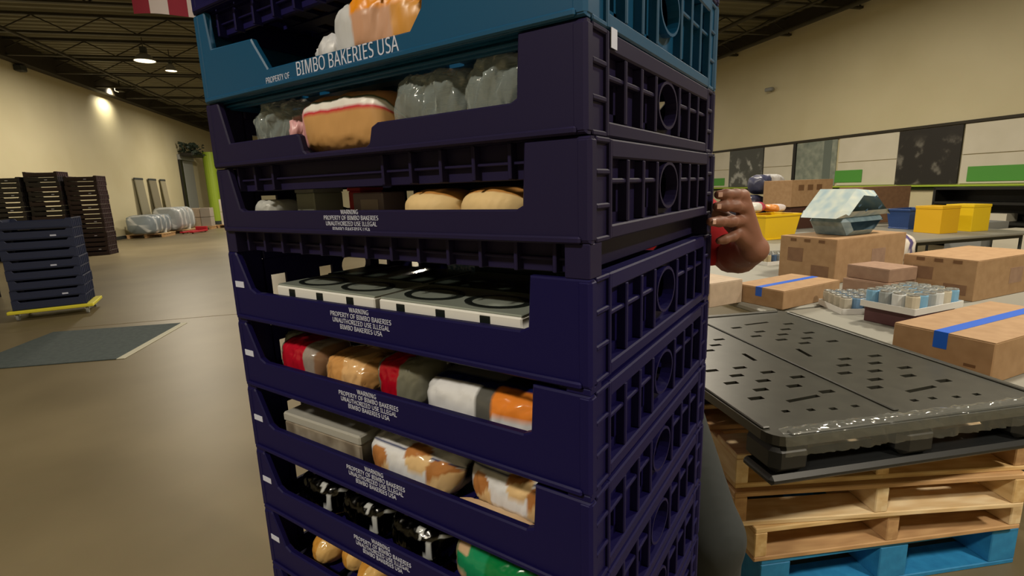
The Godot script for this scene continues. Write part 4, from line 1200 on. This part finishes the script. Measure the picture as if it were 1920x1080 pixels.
func can_tray(at: Vector3, turn: float, label: String, canlabel: String, group: String, cols: Array, nx := 6, nz := 4):
	var t := thing("can_tray", label, "tray", at, turn)
	var pit := 0.068
	var sx := nx * pit + 0.01
	var sz := nz * pit + 0.01
	part(t, "bottom", box(Vector3(sx, 0.004, sz)), M.white, Vector3(0, 0.002, 0))
	for s in [-1, 1]:
		part(t, "side", box(Vector3(sx, 0.035, 0.004)), M.white, Vector3(0, 0.0175, s * sz / 2))
		part(t, "end", box(Vector3(0.004, 0.035, sz)), M.white, Vector3(s * sx / 2, 0.0175, 0))
	var body := lathe([[0.0, 0.0], [0.028, 0.0], [0.032, 0.006], [0.032, 0.085], [0.028, 0.094]], 14)
	var lid := lathe([[0.029, 0.092], [0.029, 0.097], [0.026, 0.097], [0.025, 0.093], [0.0, 0.093]], 14)
	for i in nx:
		for j in nz:
			var p := Vector3(-sx / 2 + 0.005 + pit * (i + 0.5), 0.005, -sz / 2 + 0.005 + pit * (j + 0.5))
			var c := thing("drink_can", canlabel, "can", at + p.rotated(Vector3.UP, turn), turn, group)
			part(c, "can_body", body, cols[(i * 7 + j * 3) % cols.size()])
			part(c, "can_lid", lid, M.steel_bright)

func build_right_goods():
	var TH := 0.6
	table(Vector3(3.4, 0, -1.9), Vector3(2.2, TH, 1.4), "grey table under the blue taped carton and can trays")
	table(Vector3(3.85, 0, -3.65), Vector3(3.1, TH, 2.0), "grey table under the cartons and the blue white bag")
	table(Vector3(6.3, 0, -5.75), Vector3(4.6, TH, 1.6), "grey table under the yellow bins")
	table(Vector3(7.0, 0, -7.5), Vector3(4.6, TH, 1.6), "grey table along the rear goods by the posters")
	# right carton with blue tape
	var r := corner_box(on_y(1868, 645, 0.77), on_y(1690, 603, 0.77), on_y(1985, 585, 0.77), TH, 0.77, M.card, "brown carton sealed with bright blue tape beside the black pallet")
	var t: Node3D = r[0]
	var s: Vector3 = r[1]
	t.position.y = TH
	part(t, "tape", box(Vector3(s.x + 0.002, 0.0015, 0.05)), M.tape_blue, Vector3(0, s.y + 0.0035, 0))
	part(t, "tape", box(Vector3(0.0015, 0.07, 0.05)), M.tape_blue, Vector3(-s.x / 2 - 0.001, s.y - 0.032, 0))
	part(t, "printed_mark", box(Vector3(0.001, 0.012, 0.04)), M.card_print, Vector3(-s.x / 2 - 0.0006, 0.06, s.z * 0.3))
	# small printed marks on the big plain carton
	r = corner_box(on_y(1835, 490, 0.865), on_y(1710, 475, 0.865), on_y(1905, 468, 0.865), TH, 0.865, M.card, "large scuffed brown carton behind the blue taped carton")
	marks(r[0], r[1])
	r = corner_box(on_y(1570, 450, 0.945), on_y(1485, 440, 0.945), on_y(1645, 433, 0.945), TH, 0.945, M.card, "brown carton carrying the blue and white bag")
	marks(r[0], r[1])
	var bt: Node3D = r[0]
	var bs: Vector3 = r[1]
	# taped carton
	r = corner_box(on_y(1470, 547, 0.72), on_y(1392, 530, 0.72), on_y(1545, 522, 0.72), TH, 0.72, M.card, "low brown carton with blue tape next to a pale carton")
	t = r[0]; s = r[1]
	part(t, "tape", box(Vector3(s.x + 0.002, 0.0015, 0.045)), M.tape_blue, Vector3(0, s.y + 0.0035, 0))
	part(t, "tape", box(Vector3(0.0015, 0.06, 0.045)), M.tape_blue, Vector3(-s.x / 2 - 0.001, s.y - 0.028, 0))
	carton(on_y(1362, 578, TH) + Vector3(0.02, 0, -0.22), Vector3(0.3, 0.16, 0.3), 0.2, M.card_pale, "pale beige carton beside the low blue taped carton")
	can_tray(on_y(1545, 578, TH) + Vector3(0.21, 0, 0.1), deg_to_rad(-20), "white tray of small cans behind the black pallet", "small grey and blue can in the white can tray", "cans behind the black pallet", [mat(Color("b9b3a4"), 0.3), mat(Color("6f93b8"), 0.3), mat(Color("8a8a88"), 0.3)])
	can_tray(on_y(1680, 618, TH) + Vector3(0.2, 0.093, -0.09), deg_to_rad(8), "white tray of pale blue cans beside the blue taped carton", "pale blue and white can beside the blue taped carton", "cans beside the blue taped carton", [mat(Color("7fb2d8"), 0.3), mat(Color("c9c2b0"), 0.3), mat(Color("d8dde0"), 0.3), mat(Color("9aa2a6"), 0.3)])
	carton(on_y(1680, 618, TH) + Vector3(0.19, 0, -0.09), Vector3(0.32, 0.088, 0.28), deg_to_rad(8), mat(Color("59373a"), 0.6), "dark maroon carton under the pale blue cans")
	# flat reddish cartons and a white bag between the large cartons
	var p := on_y(1650, 548, TH)
	carton(p + Vector3(-0.02, 0, 0.0), Vector3(0.34, 0.1, 0.3), 0.2, M.card_pink, "flat reddish carton lying between the two scuffed cartons")
	carton(p + Vector3(-0.01, 0.104, 0.0), Vector3(0.28, 0.09, 0.3), 0.1, M.card_pink, "smaller reddish carton on the flat reddish carton")
	p = on_y(1680, 478, 0.7)
	lump_thing("produce_bag", "crumpled white bag with purple print on the reddish cartons", "bag", on_y(1680, 490, TH) + Vector3(0.0, 0, -0.1), Vector3(0.5, 0.26, 0.35), 103, 0.03, func(u, a): return lin("d8cfc6") if fposmod(u * 3.0 + a, 1.0) < 0.7 else lin("544a78"), 0.1)
	can_tray(on_y(1455, 500, TH) + Vector3(0.1, 0, -0.2), 0.1, "small white tray of cans left of the scuffed carton", "small pale can in the tray left of the scuffed carton", "cans left of the scuffed carton", [mat(Color("c3b38f"), 0.4), mat(Color("4a6488"), 0.3), mat(Color("90979c"), 0.3)], 4, 3)
	# blue-white bag on top of the scuffed carton
	var bp := bt.position + Vector3(0, bs.y + 0.006, 0)
	var bg := thing("blanket_bag", "pale blue and white pillow shaped bag on top of a carton", "bag", bp, bt.rotation.y)
	var ps := new_st()
	add_prism(ps, PackedVector2Array([Vector2(-0.16, 0), Vector2(0.14, 0), Vector2(0.27, 0.12), Vector2(0.25, 0.15), Vector2(-0.22, 0.15), Vector2(-0.24, 0.11)]), -0.17, 0.17, 0.04)
	part(bg, "lower_pillow", fin(ps), tex_mat(noise_image(41, 0.05, 2, Color("6f8da2"), Color("a9c2d0"), 128, 128), Vector3(2.2, 2.2, 2.2), 0.4, false))
	ps = new_st()
	add_prism(ps, PackedVector2Array([Vector2(-0.34, 0.145), Vector2(0.33, 0.155), Vector2(0.3, 0.19), Vector2(0.1, 0.35), Vector2(-0.12, 0.37), Vector2(-0.3, 0.2)]), -0.2, 0.2, 0.05)
	part(bg, "upper_pillow", fin(ps), tex_mat(noise_image(42, 0.04, 2, Color("8fabbd"), Color("d0d5c8"), 128, 128), Vector3(2, 2, 2), 0.4, false))
	for q in [[-0.14, 0.24, 0.03], [0.05, 0.3, 0.04], [0.12, 0.22, 0.05], [-0.05, 0.2, 0.03]]:
		part(bg, "printed_leaf", box(Vector3(q[2], 0.014, 0.001)), mat(Color("2f4a60"), 0.6), Vector3(q[0], q[1], 0.2004), Vector3(0, 0, 0.5))
	# yellow tote with odds and ends
	p = on_y(1447, 450, TH)
	tote(p + Vector3(0.12, 0, -0.2), Vector3(0.66, 0.34, 0.44), 0.15, M.yellow, "bright yellow open tote holding small packets")
	lump_thing("packet", "white and red packet on top of the yellow tote", "packet", p + Vector3(-0.12, 0.37, -0.25), Vector3(0.34, 0.14, 0.26), 106, 0.02, func(u, _a): return lin("d8d8d4") if u < 0.5 else lin("b0405a"), 0.4)
	lump_thing("packet", "orange white packet lying in the yellow tote", "packet", p + Vector3(0.22, 0.37, -0.25), Vector3(0.3, 0.1, 0.24), 107, 0.02, func(u, _a): return lin("d98f4a") if u < 0.4 else lin("d9cfd2"), 0.1)
	# rear cartons
	p = on_z(1490, 430, -7.2)
	var q0 := Vector3(p.x, TH, -7.2)
	carton(q0 + Vector3(-0.02, 0, 0), Vector3(0.75, 0.36, 0.5), 0.1, mat(Color("4a2b20"), 0.7), "dark red brown carton under the produce carton")
	var pc := carton(q0 + Vector3(0.0, 0.365, 0), Vector3(0.92, 0.42, 0.55), 0.12, M.card, "brown produce carton with cut hand holes by the posters")
	for k in 3: part(pc, "hand_hole", box(Vector3(0.12, 0.09, 0.002)), M.card_print, Vector3(-0.25 + k * 0.2, 0.3, 0.2755))
	lump_thing("produce_bag", "white sack lying above the dark bags by the grey poster", "bag", Vector3(on_z(1440, 350, -7.7).x, 1.16, -7.75), Vector3(0.7, 0.34, 0.45), 108, 0.05, func(u, _a): return lin("c9c9cb") if u > 0.25 else lin("3c3f58"), 0.3)
	lump_thing("produce_bag", "navy bundled bag left of the produce carton", "bag", Vector3(on_z(1412, 360, -7.7).x - 0.05, TH, -7.75), Vector3(0.62, 0.555, 0.55), 109, 0.05, func(_u, _a): return lin("23243a"), 0.1)
	p = on_z(1675, 450, -6.9)
	carton(Vector3(p.x, TH, -7.35), Vector3(1.0, 0.62, 0.5), -0.05, M.card_dark, "wide dark brown carton behind the blue bin")
	tote(Vector3(on_z(1683, 450, -6.3).x, TH, -6.15), Vector3(0.52, 0.3, 0.36), 0.05, mat(Color("27457f"), 0.5), "dark blue open bin before the wide brown carton")
	for q in [[1765, 0.42, "d8a90e", "mustard yellow box left of the brighter yellow box"], [1822, 0.44, "e4c20c", "brighter yellow box beside the mustard yellow one"]]:
		p = on_z(q[0], 450, -5.4)
		var yb := carton(Vector3(p.x, TH, -5.4 - 0.1), Vector3(0.33, 0.34, 0.36), 0.0, mat(Color(q[2]), 0.5), q[3])
		part(yb, "lid_rim", box(Vector3(0.34, 0.04, 0.37), 0.004), mat(Color(q[2]), 0.5), Vector3(0, 0.355, 0))
	# dark rack on the wall beyond the yellow boxes
	var rk := thing("dark_rack", "black shelving rack standing against the poster wall", "rack", Vector3(WR - 0.45, 0, -6.3))
	for y in [0.1, 0.5, 0.85, 1.12]: part(rk, "shelf", box(Vector3(0.55, 0.05, 3.2), 0.005), M.black, Vector3(0, y, 0))
	part(rk, "back_panel", box(Vector3(0.03, 1.1, 3.2)), M.black, Vector3(0.24, 0.57, 0))
	for z in [-1.58, 0.0, 1.58]: part(rk, "upright", box(Vector3(0.55, 1.15, 0.05), 0.004), M.black, Vector3(0, 0.575, z))
	for k in 5:
		carton(Vector3(WR - 0.48, [0.526, 0.526, 0.876, 0.876, 0.526][k], [-7.5, -6.85, -5.8, -5.3, -5.4][k]), Vector3(0.3, 0.14, 0.36), 0.05, [M.grey, M.wall_white][k % 2], "pale carton on the black shelving rack", "pale cartons on the black rack")
	for k in 3:
		carton(Vector3(9.55 + 0.05 * k, 0.0, -6.3 + k * 0.66), Vector3(0.55, 0.62 - 0.1 * (k % 2), 0.55), 0.1 * k, [M.grey, M.wall_white, M.card_pale][k], ["grey carton on the floor before the black rack", "white carton on the floor before the black rack", "beige carton on the floor before the black rack"][k])

func lump_thing(called: String, label: String, cat: String, at: Vector3, size: Vector3, seed: int, amp: float, colour: Callable, turn := 0.0, tilt := 0.0):
	var t := thing(called, label, cat, at, turn)
	part(t, "filled_bag", lump(size, seed, amp, colour, 2.6, 0.7, 30, 26, 6.0), M.vc, Vector3.ZERO, Vector3(0, 0, tilt))

func tote(at: Vector3, s: Vector3, turn: float, m: Material, label: String):
	var t := thing("tote_bin", label, "bin", at, turn)
	var st := new_st()
	var b := [Vector3(-s.x * 0.42, 0, -s.z * 0.4), Vector3(s.x * 0.42, 0, -s.z * 0.4), Vector3(s.x * 0.42, 0, s.z * 0.4), Vector3(-s.x * 0.42, 0, s.z * 0.4)]
	for k in 4:
		var b0: Vector3 = b[k]
		var b1: Vector3 = b[(k + 1) % 4]
		var sc := Vector3(1.0 / 0.84, 1, 1.0 / 0.8)
		var t0 := b0 * sc + Vector3(0, s.y, 0)
		var t1 := b1 * sc + Vector3(0, s.y, 0)
		quad(st, b1, b0, t0, t1)
		var i := Vector3(0.97, 1, 0.96)
		quad(st, b0 * i + Vector3(0, 0.006, 0), b1 * i + Vector3(0, 0.006, 0), t1 * i, t0 * i)
	quad(st, b[0], b[1], b[2], b[3])
	quad(st, b[3] + Vector3(0, 0.006, 0), b[2] + Vector3(0, 0.006, 0), b[1] + Vector3(0, 0.006, 0), b[0] + Vector3(0, 0.006, 0))
	part(t, "shell", fin(st), m)
	for sg in [-1, 1]:
		part(t, "rim", box(Vector3(s.x + 0.03, 0.03, 0.02), 0.004), m, Vector3(0, s.y - 0.01, sg * s.z / 2))
		part(t, "rim", box(Vector3(0.02, 0.03, s.z), 0.004), m, Vector3(sg * s.x / 2, s.y - 0.01, 0))
	part(t, "base_rim", box(Vector3(s.x * 0.88, 0.02, s.z * 0.86), 0.004), m, Vector3(0, 0.0101, 0))

func marks(t: Node3D, s: Vector3):
	# scuffed dark print and hand holes on the two seen faces
	part(t, "printed_mark", box(Vector3(0.001, s.y * 0.32, s.z * 0.28)), M.card_dark, Vector3(-s.x / 2 - 0.0006, s.y * 0.58, -s.z * 0.2))
	part(t, "printed_mark", box(Vector3(0.001, s.y * 0.25, s.z * 0.3)), M.card_dark, Vector3(-s.x / 2 - 0.0006, s.y * 0.25, s.z * 0.25))
	part(t, "printed_mark", box(Vector3(s.x * 0.2, s.y * 0.4, 0.001)), M.card_pink, Vector3(s.x * 0.1, s.y * 0.5, s.z / 2 + 0.0006))
	for k in 3:
		part(t, "hand_hole", box(Vector3(0.002, 0.022, 0.05)), M.card_print, Vector3(-s.x / 2 - 0.0008, s.y * 0.93, -s.z * 0.25 + k * s.z * 0.25))

# ---------------------------------------------------------------- posters, sign panels, flag, wall fittings
func poster_texture(seed: int, lo: Color, hi: Color) -> ImageTexture:
	var im := Image.create(192, 192, false, Image.FORMAT_RGB8)
	im.fill(lo)
	var rng := RandomNumberGenerator.new()
	rng.seed = seed
	var nz := FastNoiseLite.new()
	nz.seed = seed
	nz.frequency = 0.011
	for y in 192:
		for x in 192:
			var v := smoothstep(0.05, 0.5, nz.get_noise_2d(x * 1.3, y)) * smoothstep(10.0, 60.0, y)
			im.set_pixel(x, y, lo.lerp(hi, v))
	return ImageTexture.create_from_image(im)

func poster(z0: float, z1: float, tex: Texture2D, label: String):
	var t := thing("poster", label, "poster", Vector3(WR - 0.02, 1.2, (z0 + z1) / 2))
	var w := z1 - z0
	var st := SurfaceTool.new()
	st.begin(Mesh.PRIMITIVE_TRIANGLES)
	var p := [Vector3(-0.022, 0.0, -w / 2), Vector3(-0.022, 0.0, w / 2), Vector3(-0.022, 1.16, w / 2), Vector3(-0.022, 1.16, -w / 2)]
	var uv := [Vector2(0, 1), Vector2(1, 1), Vector2(1, 0), Vector2(0, 0)]
	for k in [0, 2, 1, 0, 3, 2]:
		st.set_uv(uv[k])
		st.set_normal(Vector3(-1, 0, 0))
		st.add_vertex(p[k])
	var m := mat(Color.WHITE, 0.6)
	m.albedo_texture = tex
	part(t, "print", st.commit(), m)
	part(t, "backing", box(Vector3(0.035, 1.16, w), 0.003), M.black, Vector3(-0.003, 0.58, 0))

func build_small():
	poster(-9.28, -7.98, poster_texture(61, Color("1e1a15"), Color("6d6a62")), "dark photo poster with grey shapes on the board wall")
	poster(-15.08, -13.52, poster_texture(64, Color("4d4f4b"), Color("a9aaa6")), "grey photo poster at the far end of the board wall")
	for q in [[-10.9, -10.13, 1.27, 1.57, "small green sign panel beside the frosted window"], [-7.8, -6.0, 1.24, 1.53, "long green sign panel above the black rack"], [-15.9, -15.3, 1.25, 1.5, "green sign panel beyond the grey photo poster"]]:
		var t := thing("sign_panel", q[4], "sign", Vector3(WR - 0.04, q[2], (q[0] + q[1]) / 2))
		part(t, "panel", box(Vector3(0.02, q[3] - q[2], q[1] - q[0]), 0.006), M.green, Vector3(0, (q[3] - q[2]) / 2, 0))
		for s in [-1, 1]: part(t, "standoff", box(Vector3(0.02, 0.03, 0.03)), M.grey, Vector3(0.015, (q[3] - q[2]) / 2, s * (q[1] - q[0]) * 0.45))
	# flag hung from the roof
	var f := thing("striped_flag", "red and white striped flag hanging from the roof joists", "flag", Vector3(on_z(249, 12, -4.6).x, on_z(300, 28, -4.6).y, -4.6), 0.0)
	var sw := 0.118
	for k in 13:
		var st := new_st()
		st.set_smooth_group(0)
		for i in 5:
			for j in 8:
				var g := func(a, b): return Vector3(k * sw + a * sw / 5.0, b * 0.31 + (0.0), 0.03 * sin((k + a / 5.0) * 1.3 + b * 0.2))
				quad(st, g.call(i, j), g.call(i + 1, j), g.call(i + 1, j + 1), g.call(i, j + 1))
		part(f, "stripe", fin(st), M.flag_red if k % 2 == 0 else M.flag_white)
	part(f, "canton", box(Vector3(7 * sw, 1.0, 0.006)), M.flag_blue, Vector3(3.5 * sw, 2.0, 0.045))
	part(f, "rod", box(Vector3(13 * sw + 0.2, 0.03, 0.03), 0.005), M.steel, Vector3(6.5 * sw, 2.49, 0))
	# small fittings high on the walls
	for q in [[30, 128, "small dark flood lamp head below a conduit on the cream wall", true], [80, 122, "small dark sensor box high on the cream wall", false]]:
		var p := on_x(q[0], q[1], WL)
		var t := thing("wall_fitting", q[2], "fitting", p)
		part(t, "housing", box(Vector3(0.2, 0.16, 0.26), 0.02), M.grey_dark, Vector3(0.1, 0, 0))
		part(t, "bracket", box(Vector3(0.06, 0.06, 0.06)), M.grey_dark, Vector3(0.0, 0.05, 0))
		if q[3]: part(t, "conduit", box(Vector3(0.03, 0.6, 0.03)), M.grey, Vector3(0.02, 0.35, 0))
	var pr := on_x(1450, 168, WR)
	var c := thing("wall_fitting", "small camera on a bracket high on the wall above the posters", "camera", pr)
	part(c, "camera_body", box(Vector3(0.12, 0.1, 0.24), 0.02), M.grey, Vector3(-0.14, 0, 0), Vector3(0, 0.3, 0))
	part(c, "bracket", box(Vector3(0.12, 0.03, 0.03)), M.grey_dark, Vector3(-0.05, -0.03, -0.06))
